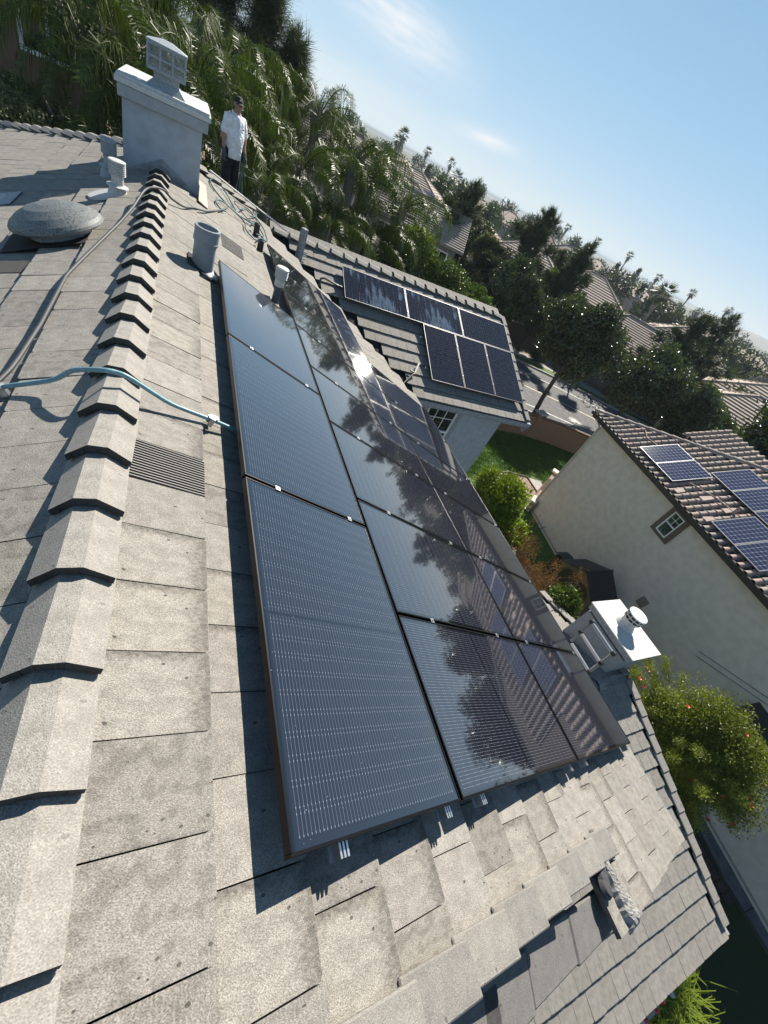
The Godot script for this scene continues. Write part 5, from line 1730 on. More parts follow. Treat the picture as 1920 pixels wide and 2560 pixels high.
func shed() -> void:
	# plastic garden shed against the neighbour's wall
	var o := thing("garden_shed", "brown plastic garden shed with arched dark doors and black gable roof beside the wall", "shed", Vector3(13.2, GY, -4.9))
	var x0 := 12.5
	var x1 := 13.78
	var z0 := -5.78
	var z1 := -4.02
	var ew := GY + 1.78
	var ay := GY + 2.32
	var zm := (z0 + z1) / 2
	var st := S()
	slab(st, [Vector3(x0, GY, z0 + 0.05), Vector3(x0, GY, z1 - 0.05), Vector3(x0, ew, z1 - 0.05), Vector3(x0, ay - 0.04, zm), Vector3(x0, ew, z0 + 0.05)], Vector3(x1 - x0, 0, 0))
	part("wall", st, mat(Color(0.16, 0.105, 0.075), 0.6, M.faint, 1.0), o)
	for s in [-1.0, 1.0]:
		var pts := []
		for k in 8:
			var f := k / 7.0
			pts.append(Vector3(x0 - 0.02, GY + 0.06 + 1.55 + 0.30 * sqrt(maxf(0.0, 1.0 - pow(f, 2))), zm + s * (0.012 + 0.66 * f)))
		st = S()
		slab(st, [Vector3(x0 - 0.02, GY + 0.06, zm + s * 0.012)] + pts + [Vector3(x0 - 0.02, GY + 0.06, zm + s * 0.672)], Vector3(0.03, 0, 0))
		var dr := part("door", st, mat(Color(0.035, 0.022, 0.017), 0.5, M.faint, 2.0), o)
		st = S()
		bevel(st, Vector3(x0 - 0.04, GY + 1.0, zm + s * 0.06), Vector3(0.035, 0.2, 0.03), 0.006)
		part("handle", st, M.black_plastic, dr)
	var rm := mat(Color(0.022, 0.024, 0.028), 0.5)
	for s in [-1.0, 1.0]:
		st = S()
		var ze := z0 - 0.06 if s < 0 else z1 + 0.06
		slab(st, [Vector3(x0 - 0.1, ay, zm), Vector3(x1 + 0.06, ay, zm), Vector3(x1 + 0.06, ew - 0.03, ze), Vector3(x0 - 0.1, ew - 0.03, ze)], Vector3(0, 0.035, 0))
		var rf := part("roof", st, rm, o)
		for k in 9:
			st = S()
			var f0 := (k + 0.1) / 9.0
			var f1 := (k + 1.0) / 9.0
			slab(st, [Vector3(x0 - 0.1, lerpf(ay, ew - 0.03, f0) + 0.036, lerpf(zm, ze, f0)), Vector3(x1 + 0.06, lerpf(ay, ew - 0.03, f0) + 0.036, lerpf(zm, ze, f0)), Vector3(x1 + 0.06, lerpf(ay, ew - 0.03, f1) + 0.05, lerpf(zm, ze, f1)), Vector3(x0 - 0.1, lerpf(ay, ew - 0.03, f1) + 0.05, lerpf(zm, ze, f1))], Vector3(0, 0.006, 0))
			part("roof_shingle", st, rm, rf)
	st = S()
	tube(st, [Vector3(x0 - 0.1, ay + 0.05, zm), Vector3(x1 + 0.06, ay + 0.05, zm)], 0.04, 6)
	part("ridge_cap", st, rm, o)
	# wheeled bin behind it
	o = thing("rubbish_bin", "dark green wheeled bin with curved lid behind the brown shed", "bin", Vector3(13.95, GY, -6.45))
	st = S()
	for q in [[Vector3(13.95, GY + 0.5, -6.45), Vector3(0.55, 0.9, 0.6)]]: bevel(st, q[0], q[1], 0.04)
	part("body", st, mat(Color(0.012, 0.035, 0.028), 0.5), o)
	st = S()
	for k in 6:
		var a := PI * k / 6
		var b := PI * (k + 1) / 6
		slab(st, [Vector3(13.62, GY + 0.96 + 0.14 * sin(a), -6.45 + 0.36 * cos(a)), Vector3(14.28, GY + 0.96 + 0.14 * sin(a), -6.45 + 0.36 * cos(a)), Vector3(14.28, GY + 0.96 + 0.14 * sin(b), -6.45 + 0.36 * cos(b)), Vector3(13.62, GY + 0.96 + 0.14 * sin(b), -6.45 + 0.36 * cos(b))], Vector3(0, 0.02, 0))
	part("lid", st, mat(Color(0.012, 0.035, 0.03), 0.4), o)
	for s in [-0.24, 0.24]:
		st = S()
		lathe(st, [Vector2(0.0, -0.03), Vector2(0.1, -0.03), Vector2(0.1, 0.03), Vector2(0.0, 0.03)], 14, Transform3D(Basis(Vector3(1, 0, 0), PI / 2), Vector3(14.15, GY + 0.1, -6.45 + s)))
		part("wheel", st, M.black_plastic, o)
	# path light standing in the bed
	o = thing("garden_light", "small dark garden light on a bent stake by the neighbour's wall foot", "garden light", Vector3(14.6, GY, -8.6))
	st = S()
	tube(st, [Vector3(14.6, GY, -8.6), Vector3(14.58, GY + 0.45, -8.55), Vector3(14.62, GY + 0.62, -8.5)], 0.015, 6)
	part("stake", st, M.black_plastic, o)
	st = S()
	lathe(st, [Vector2(0.0, 0.08), Vector2(0.05, 0.06), Vector2(0.055, 0.0), Vector2(0.0, 0.0)], 10, Transform3D(Basis(Vector3.RIGHT, 0.5), Vector3(14.62, GY + 0.62, -8.5)))
	part("head", st, M.cement, o)

# ---------------------------------------------------------------- plants
func leaf_spray(n: int, r: float, len_: float, wide: float, seed_: int, droop := 0.2) -> ArrayMesh:
	var g := RandomNumberGenerator.new()
	g.seed = seed_
	var st := S()
	for k in n:
		var c := Vector3(g.randfn(), g.randfn(), g.randfn()).normalized() * r * pow(g.randf(), 0.5)
		var d := (c.normalized() * 0.7 + Vector3(g.randfn(), g.randfn() - droop, g.randfn()) * 0.6).normalized()
		var s := d.cross(Vector3(g.randfn(), g.randfn() + 1.2, g.randfn())).normalized()
		var u := s.cross(d)
		var L := len_ * g.randf_range(0.7, 1.25)
		var w := wide * g.randf_range(0.75, 1.2)
		var v := g.randf_range(0.5, 1.5)
		st.set_color(Color(v, v * g.randf_range(0.95, 1.05), v * g.randf_range(0.8, 1.1)))
		var m := c + d * L * 0.5
		var tip := c + d * L - u * L * 0.12
		for t in [[c, m + s * w / 2 + u * w * 0.18, tip], [c, tip, m - s * w / 2 + u * w * 0.18]]:
			for p in t: st.add_vertex(p)
	return mesh_of(st)

func needle_spray(n: int, len_: float, wide: float, seed_: int) -> ArrayMesh:
	var g := RandomNumberGenerator.new()
	g.seed = seed_
	var st := S()
	for k in n:
		var c := Vector3(0, g.randf() * len_ * 0.8, 0)
		var d := Vector3(g.randfn() * 0.8, g.randf_range(0.3, 1.4), g.randfn() * 0.8).normalized()
		var s := d.cross(Vector3(g.randfn(), g.randfn(), g.randfn())).normalized()
		var v := g.randf_range(0.7, 1.3)
		st.set_color(Color(v, v, v * g.randf_range(0.8, 1.1)))
		var L := len_ * g.randf_range(0.6, 1.1)
		for p in [c - s * wide / 2, c + s * wide / 2, c + d * L]: st.add_vertex(p)
	return mesh_of(st)

# crown: sprays scattered through blobs [centre, radii]; more of them near the skin of each blob
func crown(parent: Node3D, blobs: Array, n: int, meshes: ArrayMesh, m: Material, sc: Array, seed_: int, upward := 0.0, called := "crown") -> void:
	var g := RandomNumberGenerator.new()
	g.seed = seed_
	var mm := MultiMesh.new()
	mm.transform_format = MultiMesh.TRANSFORM_3D
	mm.use_colors = true
	mm.mesh = meshes
	mm.instance_count = n
	var vol := []
	var total := 0.0
	for b in blobs:
		total += b[1].x * b[1].y * b[1].z
		vol.append(total)
	var hue := []
	for b in blobs: hue.append(g.randf_range(0.75, 1.25))
	for i in n:
		var pick := g.randf() * total
		var k := 0
		while k < blobs.size() - 1 and vol[k] < pick: k += 1
		var dir := Vector3(g.randfn(), g.randfn(), g.randfn()).normalized()
		var rr := pow(g.randf(), 0.42) * g.randf_range(0.8, 1.12)
		var p: Vector3 = blobs[k][0] + blobs[k][1] * dir * rr
		var b := Basis.from_euler(Vector3(g.randf() * TAU, g.randf() * TAU, g.randf() * TAU))
		if upward > 0.0:
			var y := (Vector3.UP * upward + dir + Vector3(g.randfn(), g.randfn(), g.randfn()) * 0.25).normalized()
			var x := y.cross(Vector3(g.randfn(), 0.1, g.randfn())).normalized()
			b = Basis(x, y, x.cross(y))
		b = b.scaled(Vector3.ONE * g.randf_range(sc[0], sc[1]))
		mm.set_instance_transform(i, Transform3D(b, p - parent.position))
		var v: float = hue[k] * g.randf_range(0.6, 1.45)
		mm.set_instance_color(i, Color(v, v, v))
	var mi := MultiMeshInstance3D.new()
	mi.name = called
	mi.multimesh = mm
	mi.material_override = m
	mi.set_meta("kind", "stuff")
	parent.add_child(mi, true)

func limbs(o: Node3D, base: Vector3, fork: Vector3, ends: Array, r: float, m: Material) -> void:
	var st := S()
	var mid := base.lerp(fork, 0.5) + Vector3(rng.randf_range(-0.08, 0.08), 0, rng.randf_range(-0.08, 0.08))
	tube(st, [base - Vector3(0, 0.1, 0), base.lerp(mid, 0.4), mid, fork], [r * 1.35, r * 1.05, r * 0.95, r * 0.8], 9)
	for e in ends:
		var q := fork.lerp(e, 0.5) + Vector3(rng.randfn() * 0.12, rng.randf_range(-0.1, 0.2), rng.randfn() * 0.12) * fork.distance_to(e) * 0.4
		tube(st, [fork, q, e], [r * 0.62, r * 0.4, r * 0.12], 6)
		for k in 2:
			var t := q.lerp(e, 0.3 + 0.3 * k)
			tube(st, [t, t + Vector3(rng.randfn(), rng.randf_range(0.0, 1.0), rng.randfn()) * fork.distance_to(e) * 0.25], [r * 0.22, r * 0.06], 5)
	part("trunk", st, m, o)

# a broad tree: base, fork, crown centre, crown radii
func broad(label: String, group: String, base: Vector3, fork: Vector3, c: Vector3, rad: Vector3, n_blobs: int, n: int, spray: ArrayMesh, m: Material, sc: Array, seed_: int, r := 0.16, called := "broadleaf_tree", cat := "tree") -> Node3D:
	rng.seed = seed_
	var o := thing(called, label, cat, base, group)
	var blobs := []
	var ends := []
	for k in n_blobs:
		var dir := Vector3(rng.randfn(), rng.randfn() * 0.9, rng.randfn()).normalized()
		var p := c + rad * dir * rng.randf_range(0.45, 0.82)
		blobs.append([p, rad * rng.randf_range(0.24, 0.44)])
		if k < 9: ends.append(p)
	blobs.append([c, rad * 0.55])
	limbs(o, base, fork, ends, r, M.bark)
	crown(o, blobs, n, spray, m, sc, seed_ + 1)
	return o

# a pine: straight leader, whorled limbs that sweep up, tufts along them
func pine(label: String, group: String, base: Vector3, top: Vector3, wide: float, clear_: float, n: int, m: Material, seed_: int, tuft: ArrayMesh) -> void:
	rng.seed = seed_
	var o := thing("pine_tree", label, "tree", base, group)
	var st := S()
	var h := base.distance_to(top)
	tube(st, [base, base.lerp(top, 0.35) + Vector3(rng.randfn() * 0.15, 0, rng.randfn() * 0.15), base.lerp(top, 0.7), top], [0.024 * h, 0.017 * h, 0.009 * h, 0.02], 8)
	var blobs := []
	var k := 0
	var f := clear_
	while f < 0.99:
		var p := base.lerp(top, f)
		var reach := wide * pow(clampf((1.02 - f) / (1.0 - clear_), 0, 1), 0.7) * rng.randf_range(0.65, 1.15)
		var a := k * 2.4 + rng.randf() * 0.6
		var e := p + Vector3(cos(a) * reach, reach * rng.randf_range(0.1, 0.6), sin(a) * reach)
		var q := p.lerp(e, 0.5) - Vector3(0, reach * 0.08, 0)
		tube(st, [p, q, e], [0.0065 * h * (1.1 - f), 0.004 * h * (1.1 - f), 0.01], 5)
		for j in 4:
			var b := p.lerp(q, 0.5 + j * 0.25) if j < 2 else q.lerp(e, (j - 1) * 0.5)
			blobs.append([b + Vector3(0, 0.1, 0), Vector3(0.30, 0.22, 0.30) * (0.45 + reach * 0.22)])
		f += rng.randf_range(0.022, 0.042)
		k += 1
	blobs.append([top, Vector3(0.2, 0.5, 0.2)])
	part("trunk", st, M.bark, o)
	crown(o, blobs, n, tuft, m, [0.8, 1.35], seed_ + 1, 0.8)

func frond_mesh(len_: float, rise: float, seed_: int, leaflet := 0.52, pairs := 58) -> ArrayMesh:
	# arches out along +z and falls; leaflets hang from both sides
	var g := RandomNumberGenerator.new()
	g.seed = seed_
	var st := S()
	var pts := []
	var p := Vector3.ZERO
	var a := rise
	for k in 15:
		pts.append(p)
		p += Vector3(0, sin(a), cos(a)) * len_ / 14.0
		a -= (rise + 1.45) / 14.0 * (0.6 + 0.9 * k / 14.0)
	st.set_color(Color(1.5, 1.35, 0.8))
	var rad := []
	for k in 15: rad.append(lerpf(0.028, 0.005, k / 14.0))
	tube(st, pts, rad, 4, false)
	for k in pairs:
		var f := 0.14 + 0.86 * (k + 0.5) / pairs
		var i := mini(int(f * 14), 13)
		var q: Vector3 = pts[i].lerp(pts[i + 1], f * 14 - i)
		var t: Vector3 = (pts[i + 1] - pts[i]).normalized()
		for s in [-1.0, 1.0]:
			var L := leaflet * (0.6 + 1.0 * sin(PI * clampf(f * 0.9, 0, 1))) * g.randf_range(0.8, 1.2)
			var out := Vector3(s, g.randf_range(-0.2, 0.5), 0) * 0.75 + t * 0.55 + Vector3(g.randfn(), g.randfn(), g.randfn()) * 0.12
			out = out.normalized()
			var m := q + out * L * 0.3
			var e := m + (out * 0.35 + Vector3(0, -1.0, 0) + Vector3(g.randfn(), 0, g.randfn()) * 0.16).normalized() * L * 0.85
			var w := t * 0.013
			var v := g.randf_range(0.65, 1.3)
			st.set_color(Color(v, v, v * 0.9))
			quad(st, q - w, q + w, m + w * 0.9, m - w * 0.9)
			for vv in [m - w * 0.9, m + w * 0.9, e]: st.add_vertex(vv)
	return mesh_of(st)

var fronds := []

func palm(label: String, base: Vector3, top: Vector3, n: int, sc: float, seed_: int, group := "queen palms at the back of the yard") -> void:
	rng.seed = seed_
	var o := thing("queen_palm", label, "palm tree", base, group)
	var st := S()
	var pts := []
	var rad := []
	for k in 9:
		var f := k / 8.0
		pts.append(base.lerp(top, f) + Vector3(sin(f * 3.0) * 0.05, 0, 0))
		rad.append(lerpf(0.19, 0.15, f) * (1.0 + (0.10 if k % 2 else 0.0)) * (1.35 if k >= 7 else 1.0))
	tube(st, pts, rad, 10)
	# old leaf bases flare round the crown shaft
	for k in 11:
		var a := k * 2.4
		var b := top - Vector3(0, 0.75 - k * 0.06, 0)
		tube(st, [b + Vector3(cos(a), 0, sin(a)) * 0.12, b + Vector3(cos(a) * 0.26, 0.4, sin(a) * 0.26), b + Vector3(cos(a) * 0.42, 0.75, sin(a) * 0.42)], [0.085, 0.055, 0.02], 5)
	part("trunk", st, M.palm_bark, o)
	for k in n:
		var a := k * 2.399 + rng.randf() * 0.3
		var tier := float(k) / n
		var mesh: ArrayMesh = fronds[clampi(int(tier * 4) + (rng.randi() % 2), 0, fronds.size() - 1)]
		var b := Basis(Vector3.UP, a) * Basis(Vector3(0, 0, 1), rng.randf_range(-0.25, 0.25))
		put("frond", mesh, M.palm_leaf, o, Transform3D(b.scaled(Vector3.ONE * sc * rng.randf_range(0.82, 1.1)), top + Vector3(cos(a), 0, -sin(a)) * 0.05 - base))

func fan_palm(label: String, base: Vector3, top: Vector3, r: float, seed_: int, group := "fan palms on the skyline") -> void:
	rng.seed = seed_
	var o := thing("fan_palm", label, "palm tree", base, group)
	var st := S()
	tube(st, [base, base.lerp(top, 0.5) + Vector3(0.1, 0, 0.1), top], [r * 0.16, r * 0.12, r * 0.11], 7)
	tube(st, [top - Vector3(0, r * 1.2, 0), top - Vector3(0, r * 0.2, 0)], [r * 0.16, r * 0.34], 8)
	part("trunk", st, M.palm_bark, o)
	st = S()
	for k in 34:
		var d := Vector3(rng.randfn(), rng.randfn() * 0.8 + 0.15, rng.randfn()).normalized()
		var c := top + d * r * 0.45
		var s := d.cross(Vector3.UP).normalized()
		for j in 9:
			var a := -1.1 + 2.2 * j / 8.0
			var e := c + (d * cos(a) + s * sin(a) + Vector3(0, -0.25, 0)).normalized() * r * 0.62
			var w := s * cos(a) * r * 0.05 + Vector3(0, r * 0.02, 0)
			var v := rng.randf_range(0.6, 1.3)
			st.set_color(Color(v, v, v))
			for p in [c - w, c + w, e]: st.add_vertex(p)
	part("crown", st, M.leaf_grey, o).set_meta("kind", "stuff")

func far_house(label: String, c: Vector3, yaw: float, size: Vector2, eave: float, ridge: float, hip: bool, wall: Material, roof: Color, seed_: int, courses := 0, base_y := GY, windows := 3, drop := 1.3) -> void:
	rng.seed = seed_
	var o := thing("suburban_house", label, "house", Vector3(c.x, base_y, c.z), "houses beyond the street")
	var b := Basis(Vector3.UP, yaw)
	var P := func(x: float, y: float, z: float) -> Vector3: return Vector3(c.x, 0, c.z) + b * Vector3(x, 0, z) + Vector3(0, y, 0)
	var hx := size.x / 2
	var hz := size.y / 2
	var st := S()
	slab(st, [P.call(-hx, base_y, hz), P.call(hx, base_y, hz), P.call(hx, eave - 0.12, hz), P.call(-hx, eave - 0.12, hz)], b * Vector3(0, 0, -size.y))
	if not hip:
		for s in [-1.0, 1.0]:
			slab(st, [P.call(s * hx, eave - 0.12, hz), P.call(s * hx, ridge - 0.25, 0), P.call(s * hx, eave - 0.12, -hz)], b * Vector3(-s * 0.2, 0, 0))
	part("wall", st, wall, o)
	var ov := 0.5
	var rx := hx + ov - (hz + ov if hip else 0.0)
	st = S()
	var ex := hx + ov
	var ez := hz + ov
	var ey := eave - 0.2
	var planes := [[P.call(-ex, ey, ez), P.call(ex, ey, ez), P.call(rx, ridge, 0), P.call(-rx, ridge, 0)], [P.call(ex, ey, -ez), P.call(-ex, ey, -ez), P.call(-rx, ridge, 0), P.call(rx, ridge, 0)]]
	if hip: planes += [[P.call(ex, ey, ez), P.call(ex, ey, -ez), P.call(rx, ridge, 0)], [P.call(-ex, ey, -ez), P.call(-ex, ey, ez), P.call(-rx, ridge, 0)]]
	var m := mat(roof, 0.9, M.blotch, 0.8)
	for pl in planes: slab(st, pl, Vector3(0, -0.12, 0))
	var rf := part("roof", st, m, o)
	if courses:
		st = S()
		for pl in planes:
			var top_l: Vector3 = pl[3] if pl.size() > 3 else pl[2]
			for k in courses:
				var f := float(k) / courses
				var a: Vector3 = pl[0].lerp(top_l, f)
				var d: Vector3 = pl[1].lerp(pl[2], f)
				var f2 := (k + 1.0) / courses
				var a2: Vector3 = pl[0].lerp(top_l, f2)
				var d2: Vector3 = pl[1].lerp(pl[2], f2)
				quad(st, a + Vector3(0, 0.10, 0), d + Vector3(0, 0.10, 0), d2 + Vector3(0, 0.015, 0), a2 + Vector3(0, 0.015, 0))
				quad(st, a + Vector3(0, 0.01, 0), d + Vector3(0, 0.01, 0), d + Vector3(0, 0.10, 0), a + Vector3(0, 0.10, 0))
		part("tile_courses", st, m, rf).set_meta("kind", "stuff")
	st = S()
	tube(st, [P.call(-rx, ridge + 0.05, 0), P.call(rx, ridge + 0.05, 0)], 0.12, 6)
	if hip:
		for s in [-1.0, 1.0]:
			for q in [-1.0, 1.0]: tube(st, [P.call(s * rx, ridge + 0.05, 0), P.call(s * ex, ey + 0.07, q * ez)], 0.1, 6)
	part("ridge_caps", st, m, rf).set_meta("kind", "stuff")
	for k in windows:
		for side in 2:
			var x := -hx + size.x * (k + 0.5) / windows
			for lev in 2:
				var y := eave - drop - lev * 2.8
				if y < base_y + 0.8: continue
				var q: Vector3
				var wbasis := b
				var far := -hx + 0.0
				if side == 0: q = P.call(x, y, hz + 0.01)
				else:
					q = P.call(-hx - 0.01, y, -hz + size.y * (k + 0.5) / windows)
					wbasis = b * Basis(Vector3.UP, -PI / 2)
				st = S()
				for e in [[-0.62, 0, 0.1, 1.3], [0.62, 0, 0.1, 1.3], [0, 0.6, 1.14, 0.1], [0, -0.6, 1.14, 0.1], [0, 0, 0.06, 1.1]]:
					box(st, q + wbasis * Vector3(e[0], e[1], 0.02), Vector3(e[2], e[3], 0.05), wbasis)
				var w := part("window", st, M.white_frame, o)
				st = S()
				box(st, q, Vector3(1.16, 1.14, 0.03), wbasis)
				part("pane", st, M.glass_dark, w)

func far_crown(seed_: int, needles: bool) -> ArrayMesh:
	var g := RandomNumberGenerator.new()
	g.seed = seed_
	var st := S()
	var blobs := []
	for k in 13:
		var d := Vector3(g.randfn(), g.randfn(), g.randfn()).normalized()
		blobs.append([Vector3(0, 0.6, 0) + d * Vector3(0.27, 0.3, 0.27) * g.randf_range(0.3, 1.0), g.randf_range(0.10, 0.2)])
	if needles:
		blobs.clear()
		for k in 26:
			var f := k / 25.0
			var a := k * 2.4
			blobs.append([Vector3(cos(a) * 0.24 * (1.05 - f), 0.22 + 0.78 * f, sin(a) * 0.24 * (1.05 - f)), lerpf(0.13, 0.05, f)])
	for i in 900:
		var b: Array = blobs[g.randi() % blobs.size()]
		var d := Vector3(g.randfn(), g.randfn(), g.randfn()).normalized()
		var c: Vector3 = b[0] + d * b[1] * pow(g.randf(), 0.4)
		var u := (d + Vector3(g.randfn(), g.randfn() + (1.0 if needles else 0.0), g.randfn()) * 0.7).normalized()
		var s := u.cross(Vector3(g.randfn(), g.randfn(), g.randfn())).normalized()
		var L := g.randf_range(0.03, 0.06)
		var v := g.randf_range(0.6, 1.35)
		st.set_color(Color(v, v, v))
		for p in [c - s * L * 0.45, c + s * L * 0.45, c + u * L * 1.3]: st.add_vertex(p)
	return mesh_of(st)

func plants() -> void:
	M.leaf_dark = leaf_mat(Color(0.075, 0.10, 0.028), Color(0.34, 0.38, 0.10), 0.27)
	M.leaf_dark.metallic_specular = 0.62
	M.leaf_mid = leaf_mat(Color(0.095, 0.14, 0.03), Color(0.42, 0.50, 0.10), 0.4)
	M.leaf_lime = leaf_mat(Color(0.18, 0.25, 0.028), Color(0.62, 0.66, 0.10), 0.42)
	M.leaf_grey = leaf_mat(Color(0.085, 0.10, 0.05), Color(0.30, 0.32, 0.14), 0.5)
	M.leaf_pine = leaf_mat(Color(0.062, 0.082, 0.034), Color(0.25, 0.28, 0.10), 0.5)
	M.leaf_brown = leaf_mat(Color(0.21, 0.125, 0.045), Color(0.5, 0.36, 0.14), 0.8)
	M.leaf_yellow = leaf_mat(Color(0.20, 0.18, 0.02), Color(0.7, 0.62, 0.08), 0.5)
	M.palm_leaf = leaf_mat(Color(0.062, 0.09, 0.014), Color(0.55, 0.62, 0.10), 0.47)
	for q in [[3.4, 1.15, 1], [3.3, 0.95, 2], [3.2, 0.62, 3], [3.0, 0.25, 4], [2.6, -0.25, 5]]: fronds.append(frond_mesh(q[0], q[1], q[2]))
	var big := leaf_spray(11, 0.33, 0.26, 0.12, 3)
	var mid := leaf_spray(14, 0.2, 0.11, 0.055, 4)
	var small := leaf_spray(16, 0.12, 0.055, 0.026, 5)
	var tuft := needle_spray(26, 0.42, 0.035, 6)
	var wisp := needle_spray(20, 0.6, 0.022, 7)
	# palms behind the roof
	palm("queen palm with white trunk bases right behind the man", Vector3(1.75, GY + 2.0, -15.4), Vector3(1.72, -1.0, -15.4), 15, 0.72, 101)
	palm("tall queen palm rising behind the man's palm towards the skyline", Vector3(3.6, GY, -18.3), Vector3(3.2, -0.3, -18.1), 18, 0.95, 102)
	palm("queen palm with hanging fronds before the middle of the back wall", Vector3(4.5, GY, -17.6), Vector3(4.5, -1.7, -17.6), 16, 0.8, 103)
	palm("queen palm nearest to the wing roof at the right end of the row", Vector3(6.9, GY, -19.5), Vector3(6.9, -1.7, -19.5), 18, 0.9, 104)
	palm("tall queen palm behind the row with crown against the far tiled roofs", Vector3(6.6, GY, -21.5), Vector3(6.6, 0.0, -21.5), 16, 0.85, 105)
	palm("queen palm left of the man, behind the chimney's right corner", Vector3(-0.3, GY, -16.8), Vector3(-0.3, 0.4, -16.8), 20, 1.0, 106)
	palm("queen palm behind the chimney's spark arrestor", Vector3(-1.3, GY, -15.8), Vector3(-1.3, -0.1, -15.8), 20, 1.0, 107)
	palm("queen palm left of the chimney above the dark hip", Vector3(-2.6, GY, -16.6), Vector3(-2.6, 0.6, -16.6), 20, 1.0, 108)
	palm("queen palm in front of the brown house window, upper left", Vector3(-2.9, GY, -15.0), Vector3(-2.9, -1.3, -15.0), 18, 0.75, 109)
	palm("queen palm at the left edge of the picture", Vector3(-4.6, GY, -15.6), Vector3(-4.6, -1.9, -15.6), 18, 0.75, 110)
	palm("queen palm at the top edge between the pines and the man", Vector3(0.6, GY, -20.5), Vector3(0.6, 1.2, -20.5), 18, 1.0, 111)
	palm("tall slim queen palm against the long tan roof, left of the row's end", Vector3(5.6, GY, -20.4), Vector3(5.6, 0.4, -20.4), 17, 0.95, 112)
	palm("queen palm whose crown hides the near corner of the long tan roof", Vector3(8.3, GY, -21.0), Vector3(8.3, -0.6, -21.0), 17, 0.9, 113)
	palm("queen palm between the row and the wispy pines at the skyline", Vector3(4.6, GY, -24.0), Vector3(4.6, 1.0, -24.0), 17, 1.0, 114)
	# tall wispy pines above them
	for q in [[0.6, -25.0, 4.2, 1.8, "wispy pine at the top edge, left of the pair by the sky"], [2.3, -26.0, 3.6, 1.5, "wispy pine at the top edge standing against the sky"], [3.6, -26.5, 2.4, 1.2, "shorter wispy pine beside the open sky above the palms"], [-1.6, -25.0, 4.6, 1.9, "wispy pine at the top edge behind the leftmost palms"], [-3.4, -24.0, 4.5, 1.8, "wispy pine behind the brown house's tiled eave"]]:
		pine(q[4], "wispy pines at the top edge", Vector3(q[0], GY + 3.6, q[1]), Vector3(q[0], q[2], q[1]), q[3], 0.3, 1500, M.leaf_pine, 120 + int(q[0] * 10), wisp)
	# bush by the dark hip, hedge on the back wall
	rng.seed = 130
	var o := thing("olive_bush", "dull olive bush over the dark hip tiles at the left edge", "bush", Vector3(-4.0, GY + 2, -14.0))
	var tr := S()
	tube(tr, [Vector3(-4.0, GY + 2, -14.0), Vector3(-3.9, -2.2, -14.0)], [0.1, 0.04], 6)
	part("stem", tr, M.bark, o)
	crown(o, [[Vector3(-3.9, -1.45, -13.9), Vector3(0.9, 0.75, 0.8)], [Vector3(-3.2, -1.7, -13.8), Vector3(0.7, 0.5, 0.6)]], 1500, small, M.leaf_grey, [1.0, 1.8], 131, 0.0, "foliage")
	var hedge := [Vector3(-9, -2.4, -19.5), Vector3(-5, -2.2, -19.6), Vector3(-1, -2.1, -19.9), Vector3(2.5, -2.0, -20.2), Vector3(5.5, -2.0, -20.4), Vector3(8.5, -2.1, -20.7), Vector3(11.5, -2.4, -21.2)]
	for k in hedge.size():
		o = thing("hedge_shrub", "%s of the dark shrubs above the brown back wall, counted from the left" % ["first", "second", "third", "fourth", "fifth", "sixth", "last"][k], "shrub", hedge[k] - Vector3(0, 2.2, 0), "shrubs above the back wall")
		tr = S()
		tube(tr, [hedge[k] - Vector3(0, 2.2, 0), hedge[k]], [0.08, 0.03], 5)
		part("stem", tr, M.bark, o)
		crown(o, [[hedge[k], Vector3(2.0, 0.9, 0.8)], [hedge[k] + Vector3(0.5, -0.6, 0.4), Vector3(1.5, 0.8, 0.6)]], 900, mid, M.leaf_dark if k % 2 else M.leaf_mid, [0.9, 1.6], 140 + k, 0.0, "foliage")
	# trees past the wing
	broad("yellow green young tree standing just behind the wing's ridge", "", Vector3(10.2, GY, -21.6), Vector3(10.2, -4.4, -21.6), Vector3(10.25, -2.3, -21.5), Vector3(1.25, 2.1, 1.15), 18, 2000, mid, M.leaf_lime, [0.9, 1.5], 150, 0.09)
	broad("low dark glossy tree behind the right half of the wing's ridge", "", Vector3(14.6, GY, -23.6), Vector3(14.6, -5.4, -23.6), Vector3(14.6, -3.7, -23.4), Vector3(2.5, 1.5, 1.8), 16, 1500, big, M.leaf_mid, [0.8, 1.3], 152, 0.12)
	pine("first dark pine from the left beyond the wing's ridge", "dark pines beyond the street", Vector3(21.0, GY, -36.0), Vector3(20.2, 1.1, -36.6), 4.3, 0.16, 3800, M.leaf_pine, 160, tuft)
	pine("second dark pine from the left, tallest, leaning to the right", "dark pines beyond the street", Vector3(26.0, GY, -34.8), Vector3(26.6, 2.0, -34.6), 4.3, 0.2, 3800, M.leaf_pine, 162, tuft)
	pine("third dark pine from the left, just above the street tree", "dark pines beyond the street", Vector3(30.6, GY, -33.6), Vector3(31.2, 1.3, -33.2), 3.9, 0.2, 3300, M.leaf_pine, 164, tuft)
	broad("dark glossy tree on the far verge in front of the second pine", "glossy street trees", Vector3(24.3, GY, -29.8), Vector3(24.1, -5.4, -29.6), Vector3(23.4, -3.2, -29.2), Vector3(2.4, 2.5, 2.2), 20, 2400, big, M.leaf_dark, [0.8, 1.3], 166, 0.17)
	broad("large glossy street tree with leaning trunk behind the brown block wall", "glossy street trees", Vector3(22.1, GY, -19.3), Vector3(22.6, -5.0, -20.2), Vector3(23.7, -2.65, -21.3), Vector3(3.0, 2.6, 2.7), 24, 3000, big, M.leaf_dark, [0.75, 1.2], 168, 0.16)
